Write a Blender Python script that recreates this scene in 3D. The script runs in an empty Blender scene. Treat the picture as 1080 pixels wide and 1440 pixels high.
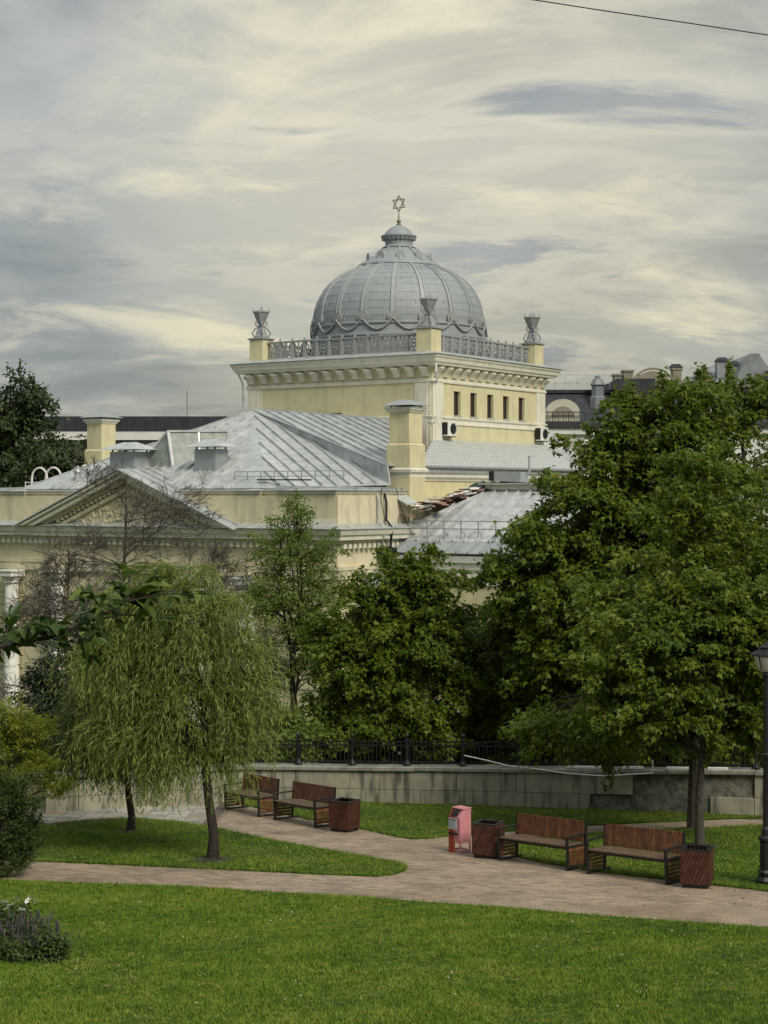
import bpy, bmesh, math, random
import numpy as np
from mathutils import Vector, Matrix
rnd = random.Random(7); nr = np.random.default_rng(11)
S = bpy.context.scene
COL = S.collection
PI = math.pi
# ------------------------------------------------------------------ camera
cd = bpy.data.cameras.new('camera'); cam = bpy.data.objects.new('camera', cd); COL.objects.link(cam)
cam.location = (0, 0, 7.0); cam.rotation_euler = (PI/2 - math.atan(20/2400), 0, 0)
cd.sensor_width = 36; cd.sensor_fit = 'AUTO'; cd.lens = 60; cd.clip_start = .1; cd.clip_end = 3000
S.camera = cam
# ------------------------------------------------------------------ light
SUN_EL, SUN_AZ = math.radians(42), math.radians(146)       # azimuth clockwise from +Y: over the right shoulder
w = bpy.data.worlds.new('World'); S.world = w; w.use_nodes = True
nt = w.node_tree; N = nt.nodes; L = nt.links; N.clear()
def nd(t, **k):
    n = N.new(t)
    for a, v in k.items():
        if a.startswith('i_'):
            key = a[2:]; n.inputs[int(key) if key.isdigit() else key].default_value = v
        else: setattr(n, a, v)
    return n
def mth(op, a, b=None, c=None, clamp=False):
    n = N.new('ShaderNodeMath'); n.operation = op; n.use_clamp = clamp
    for i, v in enumerate((a, b, c)):
        if v is None: continue
        if isinstance(v, (int, float)): n.inputs[i].default_value = v
        else: L.new(v, n.inputs[i])
    return n.outputs[0]
def mixc(f, a, b):
    n = N.new('ShaderNodeMix'); n.data_type = 'RGBA'
    for s, v in ((n.inputs[0], f), (n.inputs[6], a), (n.inputs[7], b)):
        if isinstance(v, (int, float)): s.default_value = v
        elif isinstance(v, tuple): s.default_value = (*v, 1)
        else: L.new(v, s)
    return n.outputs[2]
def sstep(v, lo, hi):
    n = N.new('ShaderNodeMapRange'); n.interpolation_type = 'SMOOTHSTEP'
    L.new(v, n.inputs[0]); n.inputs[1].default_value = lo; n.inputs[2].default_value = hi
    return n.outputs[0]
tc = nd('ShaderNodeTexCoord'); sp = nd('ShaderNodeSeparateXYZ'); L.new(tc.outputs['Generated'], sp.inputs[0])
zz = mth('MAXIMUM', sp.outputs[2], 0.0)
den = mth('ADD', zz, .17)
cx_ = mth('DIVIDE', sp.outputs[0], den); cy_ = mth('DIVIDE', sp.outputs[1], den)
cmb = nd('ShaderNodeCombineXYZ'); L.new(cx_, cmb.inputs[0]); L.new(cy_, cmb.inputs[1])
def noise(scale, loc, sc=(1, 1, 1), detail=6, rough=.55, dist=0.0):
    m = nd('ShaderNodeMapping'); m.inputs[1].default_value = loc; m.inputs[3].default_value = sc
    L.new(cmb.outputs[0], m.inputs[0])
    n = nd('ShaderNodeTexNoise'); n.inputs['Scale'].default_value = scale; n.inputs['Detail'].default_value = detail
    n.inputs['Roughness'].default_value = rough; n.inputs['Distortion'].default_value = dist
    L.new(m.outputs[0], n.inputs['Vector']); return n.outputs[0]
n_big = noise(1.15, (12.0, 3.7, 5.1), (.8, .7, 1), 9, .55, .6)
n_str = noise(1.7, (7.4, 12.0, 8.1), (.72, .85, 1), 9, .60, .8)
n_fin = noise(5.5, (4.2, .7, 5.4), (.75, .9, 1), 9, .66, .6)
nv = mth('ADD', mth('MULTIPLY', n_big, .68), mth('ADD', mth('MULTIPLY', n_str, .20), mth('MULTIPLY', n_fin, .12)))
grey = mixc(sstep(nv, .40, .575), (.084, .094, .096), (.160, .166, .158))
warm_m = sstep(mth('ADD', mth('MULTIPLY', n_str, .62), mth('ADD', mth('MULTIPLY', n_big, .22), mth('MULTIPLY', n_fin, .22))), .535, .66)
# clouds are thinner, so warmer, low down where the evening light comes through and round the veiled sun
vg = nd('ShaderNodeVectorMath', operation='DOT_PRODUCT'); vg.inputs[1].default_value = Vector((.045, 1, .185)).normalized()
L.new(tc.outputs['Generated'], vg.inputs[0])
glow = sstep(vg.outputs['Value'], .968, 1.0)
lowm = mth('SUBTRACT', 1.0, sstep(zz, .10, .27))
wf = mth('MULTIPLY', warm_m, mth('ADD', mth('ADD', .06, mth('MULTIPLY', lowm, .50)), mth('MULTIPLY', glow, .60)), clamp=True)
cl = mixc(wf, grey, (.355, .320, .226))
cl = mixc(mth('MULTIPLY', glow, .42), cl, (.305, .276, .192))
n_c = noise(2.4, (3.3, 9.2, 6.6), (.62, .95, 1), 10, .62, .5)
cm = sstep(n_c, .46, .66); rim = mth('MULTIPLY', mth('MULTIPLY', cm, mth('SUBTRACT', 1.0, cm)), 4.0)
cl = mixc(mth('MULTIPLY', cm, mth('ADD', .50, mth('MULTIPLY', zz, 2.0)), clamp=True), cl, mixc(sstep(nv, .42, .60), (.094, .104, .108), (.150, .156, .150)))
cl = mixc(mth('MULTIPLY', rim, mth('ADD', .04, mth('MULTIPLY', glow, .30))), cl, (.38, .34, .245))
hz = mth('SUBTRACT', 1.0, sstep(zz, .0, .075))
cl = mixc(mth('MULTIPLY', hz, .55), cl, (.196, .197, .168))
lum = mth('ADD', 1.0, mth('MULTIPLY', zz, 2.0))           # overcast skies are brighter towards the zenith
vm = nd('ShaderNodeVectorMath', operation='SCALE'); L.new(cl, vm.inputs[0]); L.new(lum, vm.inputs['Scale'])
bgc = nd('ShaderNodeBackground'); L.new(vm.outputs[0], bgc.inputs[0]); bgc.inputs[1].default_value = 1.0
sk = nd('ShaderNodeTexSky', sky_type='NISHITA', sun_disc=False, sun_elevation=SUN_EL, sun_rotation=SUN_AZ)
bgs = nd('ShaderNodeBackground'); L.new(sk.outputs[0], bgs.inputs[0]); bgs.inputs[1].default_value = .1
mx = nd('ShaderNodeMixShader'); mx.inputs[0].default_value = .95
L.new(bgs.outputs[0], mx.inputs[1]); L.new(bgc.outputs[0], mx.inputs[2])
wo = nd('ShaderNodeOutputWorld'); L.new(mx.outputs[0], wo.inputs[0])
sl = bpy.data.lights.new('sun', 'SUN'); sl.energy = 1.5; sl.angle = math.radians(22); sl.color = (1, .93, .80)
so = bpy.data.objects.new('sun', sl); COL.objects.link(so); so.location = (40, -30, 60)
sd = Vector((math.sin(SUN_AZ)*math.cos(SUN_EL), math.cos(SUN_AZ)*math.cos(SUN_EL), math.sin(SUN_EL)))
so.rotation_euler = sd.to_track_quat('Z', 'Y').to_euler()
S.view_settings.view_transform = 'Standard'; S.view_settings.look = 'None'
S.view_settings.gamma = 1; S.view_settings.use_curve_mapping = False; S.view_settings.exposure = 0.95
S.cycles.max_bounces = 6; S.cycles.transparent_max_bounces = 8

# ------------------------------------------------------------------ helpers
def gz(x, y):
    if y < 18: return 2.3 - .07*y + (18 - y)**2*.0095
    if y < 58: return 2.3 - .07*y
    t = min(1, (y - 58)/12); t = t*t*(3 - 2*t)
    return -1.76 + (-4.2 + 1.76)*t
def atx(px, D): return (px - 540)/2400*D            # metres right of the axis for a sight line
def atz(py, D): return 7 + (700 - py)/2400*D

def mat(name, col, rough=.7, var=.18, scale=3.0, bump=.0, bscale=40., metal=0., col2=None, spec=.4, stain=0., stain_col=(.1, .09, .07), sscale=(1, 1, .25)):
    m = bpy.data.materials.new(name); m.use_nodes = True
    n = m.node_tree.nodes; l = m.node_tree.links; b = n['Principled BSDF']
    b.inputs['Roughness'].default_value = rough; b.inputs['Metallic'].default_value = metal
    b.inputs['Specular IOR Level'].default_value = spec
    t = n.new('ShaderNodeTexCoord'); oi = n.new('ShaderNodeObjectInfo')
    no = n.new('ShaderNodeTexNoise'); no.inputs['Scale'].default_value = scale; no.inputs['Detail'].default_value = 8; no.inputs['Roughness'].default_value = .6
    l.new(t.outputs['Object'], no.inputs['Vector'])
    c2 = col2 or tuple(c*(1 - var*1.6) for c in col); c1 = tuple(min(1, c*(1 + var*.6)) for c in col)
    r = n.new('ShaderNodeValToRGB'); r.color_ramp.elements[0].position = .32; r.color_ramp.elements[1].position = .68
    r.color_ramp.elements[0].color = (*c2, 1); r.color_ramp.elements[1].color = (*c1, 1)
    l.new(no.outputs[0], r.inputs[0])
    hs = n.new('ShaderNodeHueSaturation'); l.new(r.outputs[0], hs.inputs['Color'])
    mr = n.new('ShaderNodeMapRange'); l.new(oi.outputs['Random'], mr.inputs[0]); mr.inputs[3].default_value = 1 - var*.7; mr.inputs[4].default_value = 1 + var*.7
    l.new(mr.outputs[0], hs.inputs['Value'])
    out = hs.outputs[0]
    if stain:
        mp = n.new('ShaderNodeMapping'); mp.inputs[3].default_value = sscale; l.new(t.outputs['Object'], mp.inputs[0])
        n2 = n.new('ShaderNodeTexNoise'); n2.inputs['Scale'].default_value = 2.2; n2.inputs['Detail'].default_value = 7; l.new(mp.outputs[0], n2.inputs['Vector'])
        s = n.new('ShaderNodeMapRange'); s.interpolation_type = 'SMOOTHSTEP'; l.new(n2.outputs[0], s.inputs[0]); s.inputs[1].default_value = .47; s.inputs[2].default_value = .66; s.inputs[4].default_value = stain
        mi = n.new('ShaderNodeMix'); mi.data_type = 'RGBA'; l.new(s.outputs[0], mi.inputs[0]); l.new(out, mi.inputs[6]); mi.inputs[7].default_value = (*stain_col, 1)
        out = mi.outputs[2]
    l.new(out, b.inputs['Base Color'])
    if bump:
        n3 = n.new('ShaderNodeTexNoise'); n3.inputs['Scale'].default_value = bscale; n3.inputs['Detail'].default_value = 5; l.new(t.outputs['Object'], n3.inputs['Vector'])
        bp = n.new('ShaderNodeBump'); bp.inputs['Strength'].default_value = bump; bp.inputs['Distance'].default_value = .02; l.new(n3.outputs[0], bp.inputs['Height']); l.new(bp.outputs[0], b.inputs['Normal'])
    return m
def leafmat(name, c1, c2, trans=.3, rough=.5):
    m = bpy.data.materials.new(name); m.use_nodes = True
    n = m.node_tree.nodes; l = m.node_tree.links; b = n['Principled BSDF']; o = n['Material Output']
    a = n.new('ShaderNodeAttribute'); a.attribute_name = 'tint'
    mi = n.new('ShaderNodeMix'); mi.data_type = 'RGBA'; l.new(a.outputs['Fac'], mi.inputs[0])
    mi.inputs[6].default_value = (*c1, 1); mi.inputs[7].default_value = (*c2, 1)
    l.new(mi.outputs[2], b.inputs['Base Color']); b.inputs['Roughness'].default_value = rough; b.inputs['Specular IOR Level'].default_value = .35
    tr = n.new('ShaderNodeBsdfTranslucent'); l.new(mi.outputs[2], tr.inputs[0])
    ms = n.new('ShaderNodeMixShader'); ms.inputs[0].default_value = trans
    l.new(b.outputs[0], ms.inputs[1]); l.new(tr.outputs[0], ms.inputs[2]); l.new(ms.outputs[0], o.inputs['Surface'])
    return m
def glassmat(name, col, rough=.08):
    m = bpy.data.materials.new(name); m.use_nodes = True; b = m.node_tree.nodes['Principled BSDF']
    b.inputs['Base Color'].default_value = (*col, 1); b.inputs['Roughness'].default_value = rough; b.inputs['Specular IOR Level'].default_value = .8
    return m
M = {}
M['yellow'] = mat('yellow_render', (.62, .565, .345), .85, .06, 1.2, .15, 60, stain=.45, stain_col=(.44, .39, .25))
M['cream'] = mat('cream_trim', (.68, .65, .54), .8, .05, 2, .1, 60, stain=.3, stain_col=(.46, .43, .34))
M['stucco'] = mat('weathered_stucco', (.64, .58, .40), .85, .07, 2, .2, 50, stain=.4, stain_col=(.36, .32, .23))
M['metal'] = mat('galvanised_sheet', (.54, .565, .56), .42, .13, 1.5, .08, 9, .35, stain=.6, stain_col=(.33, .35, .35), sscale=(1, 1, 1))
M['metal_d'] = mat('dull_grey_sheet', (.40, .43, .435), .5, .12, 2.2, .08, 9, .3, stain=.45, stain_col=(.2, .22, .23), sscale=(1, 1, 1))
M['dome'] = mat('dome_sheet', (.30, .325, .335), .62, .06, 2.5, .05, 12, .1, stain=.3, stain_col=(.22, .24, .25), sscale=(1, 1, .6))
M['domerib'] = mat('dome_rib_paint', (.34, .365, .37), .6, .05, 4, 0, 10, .1)
M['ornament'] = mat('grey_cast_ornament', (.31, .325, .32), .6, .10, 8, .1, 40, .15)
M['shingle'] = mat('weathered_scale_sheet', (.56, .58, .56), .55, .08, 5, .1, 10, .2, stain=.35, stain_col=(.36, .37, .34), sscale=(1, 1, 1))
M['gold'] = mat('dull_gilding', (.36, .32, .22), .5, .1, 5, 0, 10, .6)
M['dark'] = mat('dark_metal', (.018, .018, .02), .45, .2, 8, .05, 60, .2)
M['frame'] = mat('dark_brown_frame', (.05, .028, .02), .6, .2)
M['pane'] = glassmat('dark_window_glass', (.02, .02, .018))
M['sky_pane'] = mat('dusty_roof_glass', (.27, .30, .27), .6, .2, 3, 0, 10, .1)
M['white'] = mat('white_paint', (.78, .77, .72), .6, .08, 3)
M['plastic'] = mat('white_unit_paint', (.68, .67, .62), .5, .06, 3)
M['wood'] = mat('stained_wood', (.158, .060, .028), .42, .30, 9, .15, 30, col2=(.06, .022, .012))
M['binwood'] = mat('dark_bin_wood', (.082, .030, .019), .45, .35, 9, .15, 30, col2=(.04, .015, .010))
M['bgcream'] = mat('distant_cream_render', (.46, .44, .36), .85, .1, .6)
M['seatwood'] = mat('wet_sheen_seat_wood', (.15, .10, .066), .35, .2, 9, .15, 30)  # greyer than the other bench wood: wet seat's reflection put into the colour
M['iron'] = mat('black_bench_iron', (.016, .015, .015), .45, .2)
M['pink'] = mat('pink_paint', (.56, .225, .255), .45, .07, 4)
M['red'] = mat('orange_red_paint', (.32, .05, .022), .5, .1, 4)
M['paper'] = mat('notice_paper', (.55, .58, .58), .6, .05)
M['ink'] = mat('notice_ink', (.03, .03, .035), .7, .1)
M['inkb'] = mat('grey_blue_ink', (.22, .27, .32), .7, .1)
M['slab'] = mat('facing_stone', (.33, .312, .235), .8, .13, 2.5, .2, 60, stain=.8, stain_col=(.075, .07, .055), sscale=(2.6, 2.6, .3))
M['rough'] = mat('bare_concrete', (.16, .155, .125), .95, .4, 5, 1.0, 12, col2=(.05, .048, .04))
M['coping'] = mat('coping_stone', (.27, .265, .225), .6, .18, 4, .15, 40, stain=.5, stain_col=(.10, .10, .085), sscale=(1, 1, 1))
M['paver'] = mat('clay_paver', (.335, .258, .19), .5, .10, .9, .2, 40, stain=.35, stain_col=(.17, .13, .1), sscale=(.7, .7, 1), spec=.5)
def island_tint(m, lo, hi):
    n = m.node_tree.nodes; l = m.node_tree.links; b = n['Principled BSDF']; src = b.inputs['Base Color'].links[0].from_socket
    g = n.new('ShaderNodeNewGeometry'); h = n.new('ShaderNodeHueSaturation'); r = n.new('ShaderNodeMapRange'); r.inputs[3].default_value = lo; r.inputs[4].default_value = hi
    l.new(g.outputs['Random Per Island'], r.inputs[0]); l.new(r.outputs[0], h.inputs['Value']); l.new(src, h.inputs['Color']); l.new(h.outputs[0], b.inputs['Base Color'])
    t = n.new('ShaderNodeTexCoord'); q = n.new('ShaderNodeTexNoise'); q.inputs['Scale'].default_value = .55; q.inputs['Detail'].default_value = 5; l.new(t.outputs['Object'], q.inputs['Vector'])
    k = n.new('ShaderNodeMapRange'); k.inputs[1].default_value = .4; k.inputs[2].default_value = .65; k.inputs[3].default_value = .68; k.inputs[4].default_value = .28; l.new(q.outputs[0], k.inputs[0]); l.new(k.outputs[0], b.inputs['Roughness'])
island_tint(M['paver'], .78, 1.2)
M['mortar'] = mat('paver_joint_sand', (.12, .095, .075), .9, .2, 6, .2, 30)
M['pslab'] = mat('pale_paving_slab', (.38, .36, .31), .5, .3, 2, .15, 30)
M['bark'] = mat('grey_bark', (.085, .072, .056), .9, .35, 12, .9, 22)
M['bark_d'] = mat('dark_bark', (.035, .027, .02), .9, .3, 12, .9, 25)
M['bark_b'] = mat('dry_twig_bark', (.105, .092, .072), .9, .25, 10, .2, 25)
M['earth'] = mat('bare_earth', (.045, .038, .025), .95, .35, 5, .6, 15)
M['rust'] = mat('rusty_sheet', (.16, .06, .038), .8, .35, 6, .3, 20, col2=(.30, .22, .18))
M['tarp'] = mat('green_tarpaulin', (.028, .055, .045), .5, .25, 4, .2, 8)
M['bgstone'] = mat('distant_sandstone', (.25, .225, .175), .85, .2, .6)
M['bgwhite'] = mat('distant_white_render', (.66, .66, .62), .85, .08, .6)
M['bggrey'] = mat('distant_grey_render', (.20, .205, .20), .85, .12, .5)
M['bgdark'] = mat('distant_dark_roof', (.032, .036, .042), .55, .3, 1.5)
M['bgroof'] = mat('distant_roof_sheet', (.24, .26, .27), .5, .15, .7, 0, 10, .2)
M['bottle'] = glassmat('frosted_lantern', (.42, .43, .39), .35)
M['mesh'] = M['dark']

class MB:
    """collects shapes for one mesh object"""
    def __init__(s, off=(0, 0, 0)): s.v = []; s.f = []; s.o = off
    def add(s, vs, fs):
        k = len(s.v); s.v += [(a[0] + s.o[0], a[1] + s.o[1], a[2] + s.o[2]) for a in vs]; s.f += [tuple(i + k for i in q) for q in fs]; return s
    def box(s, x0, x1, y0, y1, z0, z1):
        return s.add([(x0, y0, z0), (x1, y0, z0), (x1, y1, z0), (x0, y1, z0), (x0, y0, z1), (x1, y0, z1), (x1, y1, z1), (x0, y1, z1)],
                     [(0, 3, 2, 1), (4, 5, 6, 7), (0, 1, 5, 4), (1, 2, 6, 5), (2, 3, 7, 6), (3, 0, 4, 7)])
    def hexa(s, lo, hi):
        n = len(lo)
        return s.add(list(lo) + list(hi), [tuple(range(n - 1, -1, -1)), tuple(range(n, 2*n))] + [(i, (i + 1) % n, n + (i + 1) % n, n + i) for i in range(n)])
    def bar(s, p, q, w, h=None, up=(0, 0, 1)):
        p = Vector(p); q = Vector(q); d = (q - p).normalized(); u = Vector(up)
        if abs(d.dot(u)) > .98: u = Vector((1, 0, 0))
        r = d.cross(u).normalized(); u = r.cross(d); h = h or w
        c = [(-w/2, -h/2), (w/2, -h/2), (w/2, h/2), (-w/2, h/2)]
        return s.hexa([p + r*a + u*b for a, b in c], [q + r*a + u*b for a, b in c])
    def tube(s, pts, rad, n=6, cap=True):
        pts = [Vector(p) for p in pts]; k0 = len(s.v); r0 = None
        if not hasattr(rad, '__len__'): rad = [rad]*len(pts)
        vs = []
        for i, p in enumerate(pts):
            d = (pts[min(i + 1, len(pts) - 1)] - pts[max(i - 1, 0)]).normalized()
            if r0 is None: r0 = d.orthogonal().normalized()
            r0 = (r0 - d*r0.dot(d)); r0 = r0.normalized() if r0.length > 1e-5 else d.orthogonal().normalized()
            b = d.cross(r0)
            for j in range(n):
                t = 2*PI*j/n; vs.append(p + (r0*math.cos(t) + b*math.sin(t))*rad[i])
        fs = [(i*n + j, i*n + (j + 1) % n, (i + 1)*n + (j + 1) % n, (i + 1)*n + j) for i in range(len(pts) - 1) for j in range(n)]
        if cap: fs += [tuple(range(n - 1, -1, -1)), tuple(range((len(pts) - 1)*n, len(pts)*n))]
        return s.add(vs, fs)
    def lathe(s, prof, n=16, c=(0, 0, 0), ph=0.):
        vs = [(c[0] + r*math.cos(ph + 2*PI*j/n), c[1] + r*math.sin(ph + 2*PI*j/n), c[2] + z) for r, z in prof for j in range(n)]
        m = len(prof)
        fs = [(i*n + j, i*n + (j + 1) % n, (i + 1)*n + (j + 1) % n, (i + 1)*n + j) for i in range(m - 1) for j in range(n)]
        fs += [tuple(range(n - 1, -1, -1)), tuple(range((m - 1)*n, m*n))]
        return s.add(vs, fs)
    def sweep(s, path, prof, closed=False):
        """profile [(out, z)] along a plan path; outward is to the right of travel"""
        P = [Vector(p) for p in path]; n = len(P); m = len(prof); vs = []
        for i in range(n):
            a = P[i - 1] if (closed or i) else None; b = P[(i + 1) % n] if (closed or i < n - 1) else None
            da = (P[i] - a).normalized() if a is not None else None; db = (b - P[i]).normalized() if b is not None else None
            da = da or db; db = db or da
            na = Vector((da.y, -da.x)); nb = Vector((db.y, -db.x)); mt = (na + nb).normalized(); mt = mt/max(.3, mt.dot(na))
            for o, z in prof: vs.append((P[i].x + mt.x*o, P[i].y + mt.y*o, z))
        fs = [(i*m + j, ((i + 1) % n)*m + j, ((i + 1) % n)*m + (j + 1) % m, i*m + (j + 1) % m) for i in range(n if closed else n - 1) for j in range(m)]
        if not closed: fs += [tuple(range(m)), tuple(range((n - 1)*m + m - 1, (n - 1)*m - 1, -1))]
        return s.add(vs, fs)
    def mesh(s, name, m):
        me = bpy.data.meshes.new(name); me.from_pydata(s.v, [], s.f); me.update()
        b = bmesh.new(); b.from_mesh(me); bmesh.ops.recalc_face_normals(b, faces=b.faces); b.to_mesh(me); b.free()
        if m is not None: me.materials.append(m)
        return me
    def build(s, name, m, parent=None, smooth=False, loc=None):
        me = s.mesh(name, m)
        if smooth:
            me.shade_smooth()
            me.set_sharp_from_angle(angle=math.radians(38))
        return link(name, me, parent, loc)
def link(name, me, parent=None, loc=None, rot=None):
    o = bpy.data.objects.new(name, me); COL.objects.link(o)
    if parent is not None: o.parent = parent
    if loc is not None: o.location = loc
    if rot is not None: o.rotation_euler = rot
    return o
def tag(o, label=None, cat=None, group=None, kind=None):
    if label: o['label'] = label
    if cat: o['category'] = cat
    if group: o['group'] = group
    if kind: o['kind'] = kind
    return o
def thing(name, label, cat, loc=(0, 0, 0), rz=0., group=None):
    o = bpy.data.objects.new(name, None); COL.objects.link(o); o.location = loc; o.rotation_euler = (0, 0, rz); o.empty_display_size = .3
    return tag(o, label, cat, group)
KIDS = {}
def copy_tree(o, parent=None):
    c = o.copy(); COL.objects.link(c)
    if parent is not None: c.parent = parent
    for ch in [k for k in ALLKIDS(o)]: copy_tree(ch, c)
    return c
def ALLKIDS(o): return [k for k in COL.objects if k.parent == o]
def bevel(o, wd=.01, seg=1):
    m = o.modifiers.new('bevel', 'BEVEL'); m.width = wd; m.segments = seg; m.limit_method = 'ANGLE'; return o
def clip(poly, axis, lo, hi):
    """clip a 2-D convex polygon to lo <= p[axis] <= hi"""
    for val, sg in ((lo, 1), (hi, -1)):
        out = []
        for i in range(len(poly)):
            a, b = poly[i], poly[(i + 1) % len(poly)]; da = (a[axis] - val)*sg; db = (b[axis] - val)*sg
            if da >= 0: out.append(a)
            if (da < 0) != (db < 0):
                t = da/(da - db); out.append((a[0] + (b[0] - a[0])*t, a[1] + (b[1] - a[1])*t))
        poly = out
        if len(poly) < 3: return []
    return poly
def roof_sheets(poly, seam, width, m, parent, off=(0, 0, 0), name='roof_sheet', th=.05, seam_h=.10, jit=.015, up=None):
    """split a planar roof facet into metal sheets with standing seams, each its own object"""
    P = [Vector(p) for p in poly]; n = (P[1] - P[0]).cross(P[2] - P[0]).normalized()
    if n.z < 0: n = -n
    s = Vector(seam); s = (s - n*s.dot(n)).normalized(); t = n.cross(s); o = P[0]
    Q = [((p - o).dot(t), (p - o).dot(s)) for p in P]
    lo = min(q[0] for q in Q); hi = max(q[0] for q in Q); k = max(1, round((hi - lo)/width)); wd = (hi - lo)/k
    for i in range(k):
        c = clip(Q, 0, lo + i*wd + .004, lo + (i + 1)*wd - .004)
        if not c: continue
        h = rnd.uniform(0, jit); b = MB(off)
        W = lambda q, dz: o + t*q[0] + s*q[1] + n*dz
        b.hexa([W(q, -th + h) for q in c], [W(q, h) for q in c])
        xs = [q for q in c if q[0] > lo + (i + 1)*wd - .05]
        x1 = lo + (i + 1)*wd - .02; cc = clip(c, 0, x1 - .03, x1 + .03)
        if cc and i < k - 1:
            y0 = min(q[1] for q in cc); y1 = max(q[1] for q in cc)
            if y1 - y0 > .1:
                b.hexa([W((x1 - .022, y0), h), W((x1 + .018, y0), h), W((x1 + .018, y1), h), W((x1 - .022, y1), h)],
                       [W((x1 - .022, y0), h + seam_h), W((x1 + .018, y0), h + seam_h), W((x1 + .018, y1), h + seam_h), W((x1 - .022, y1), h + seam_h)])
        b.build(name, m, parent)
def inside(x, y, poly):
    r = False; j = len(poly) - 1
    for i in range(len(poly)):
        if (poly[i][1] > y) != (poly[j][1] > y) and x < (poly[j][0] - poly[i][0])*(y - poly[i][1])/(poly[j][1] - poly[i][1]) + poly[i][0]: r = not r
        j = i
    return r
def gpt(px, py):
    D = 4.7/((py - 700)/2400 - .07); return (atx(px, D), D)

# ------------------------------------------------------------------ ground
def lawn_material(name, c1, c2, c3):
    m = bpy.data.materials.new(name); m.use_nodes = True; n = m.node_tree.nodes; l = m.node_tree.links; b = n['Principled BSDF']
    b.inputs['Roughness'].default_value = .8; b.inputs['Specular IOR Level'].default_value = .15
    g = n.new('ShaderNodeNewGeometry')
    def ns(sc, d, stretch=(1, 1, 1)):
        mp = n.new('ShaderNodeMapping'); mp.inputs[3].default_value = stretch; l.new(g.outputs['Position'], mp.inputs[0])
        q = n.new('ShaderNodeTexNoise'); q.inputs['Scale'].default_value = sc; q.inputs['Detail'].default_value = d; l.new(mp.outputs[0], q.inputs['Vector']); return q.outputs[0]
    r = n.new('ShaderNodeValToRGB'); e = r.color_ramp.elements; e[0].position = .38; e[0].color = (*c1, 1); e[1].position = .64; e[1].color = (*c3, 1); k = r.color_ramp.elements.new(.5); k.color = (*c2, 1)
    ad = n.new('ShaderNodeMath'); ad.operation = 'MULTIPLY_ADD'; ad.inputs[1].default_value = .55
    ad2 = n.new('ShaderNodeMath'); ad2.operation = 'MULTIPLY'; ad2.inputs[1].default_value = .45
    q_ = n.new('ShaderNodeMath'); q_.operation = 'MULTIPLY_ADD'; q_.inputs[1].default_value = .5; q2_ = n.new('ShaderNodeMath'); q2_.operation = 'MULTIPLY'; q2_.inputs[1].default_value = .5
    l.new(ns(1.1, 6), q_.inputs[0]); l.new(ns(.22, 3, (1, 2.2, 1)), q2_.inputs[0]); l.new(q2_.outputs[0], q_.inputs[2]); l.new(q_.outputs[0], ad.inputs[0]); l.new(ns(6, 4), ad2.inputs[0]); l.new(ad2.outputs[0], ad.inputs[2]); l.new(ad.outputs[0], r.inputs[0])
    a = n.new('ShaderNodeAttribute'); a.attribute_name = 'tint'
    hs = n.new('ShaderNodeHueSaturation'); mr = n.new('ShaderNodeMapRange'); mr.inputs[3].default_value = .75; mr.inputs[4].default_value = 1.35
    l.new(a.outputs['Fac'], mr.inputs[0]); l.new(mr.outputs[0], hs.inputs['Value']); l.new(r.outputs[0], hs.inputs['Color']); l.new(hs.outputs[0], b.inputs['Base Color'])
    return m
M['lawn'] = lawn_material('lawn_turf', (.026, .052, .006), (.046, .080, .009), (.080, .105, .018))
M['grass'] = lawn_material('grass_blade', (.060, .122, .013), (.122, .194, .021), (.218, .256, .046))
b = MB(); xs = [-900, -400, -200, -120, -80, -50, -30, -20, -12, -6, 0, 6, 12, 20, 30, 50, 80, 120, 200, 400, 900]
ys = [-20, -10, -5, 0, 3, 6, 9, 12, 15, 18, 30, 44, 58, 60, 62, 64, 66, 68, 70, 100, 200, 500, 1500]
for y in ys:
    for x in xs: b.v.append((x, y, gz(x, y)))
nx = len(xs)
for j in range(len(ys) - 1):
    for i in range(nx - 1): b.f.append((j*nx + i, j*nx + i + 1, (j + 1)*nx + i + 1, (j + 1)*nx + i))
tag(b.build('ground', M['lawn']), kind='structure')

LAWN_F = [gpt(*p) for p in ((-160, 1236), (0, 1243), (150, 1248), (300, 1255), (420, 1262), (540, 1270), (650, 1278), (750, 1286), (900, 1298), (1080, 1312), (1240, 1326))] + [(9, 18.02), (-11, 18.02)]
LAWN_I = [gpt(*p) for p in ((-160, 1209), (40, 1214), (200, 1221), (330, 1227), (450, 1233), (530, 1236), (556, 1233), (568, 1228), (571, 1223), (560, 1217), (520, 1210), (450, 1198), (390, 1187), (330, 1174), (290, 1165), (240, 1158), (190, 1154), (120, 1157), (50, 1164), (-60, 1172), (-160, 1180))]
LAWN_M = [gpt(*p) for p in ((330, 1131), (400, 1148), (450, 1158), (503, 1167), (560, 1180), (582, 1183), (605, 1182), (627, 1179), (700, 1173), (822, 1164), (973, 1157), (1073, 1152), (1250, 1146), (1250, 1130), (1060, 1138), (640, 1124), (340, 1116))]
LAWN_R = [gpt(*p) for p in ((712, 1196), (722, 1186), (760, 1181), (822, 1176), (973, 1169), (1073, 1164), (1250, 1156), (1330, 1290), (1160, 1266), (1080, 1257), (1010, 1249), (930, 1240), (830, 1228), (760, 1216), (720, 1206))]
LAWNS = [LAWN_F, LAWN_I, LAWN_M, LAWN_R]
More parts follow.
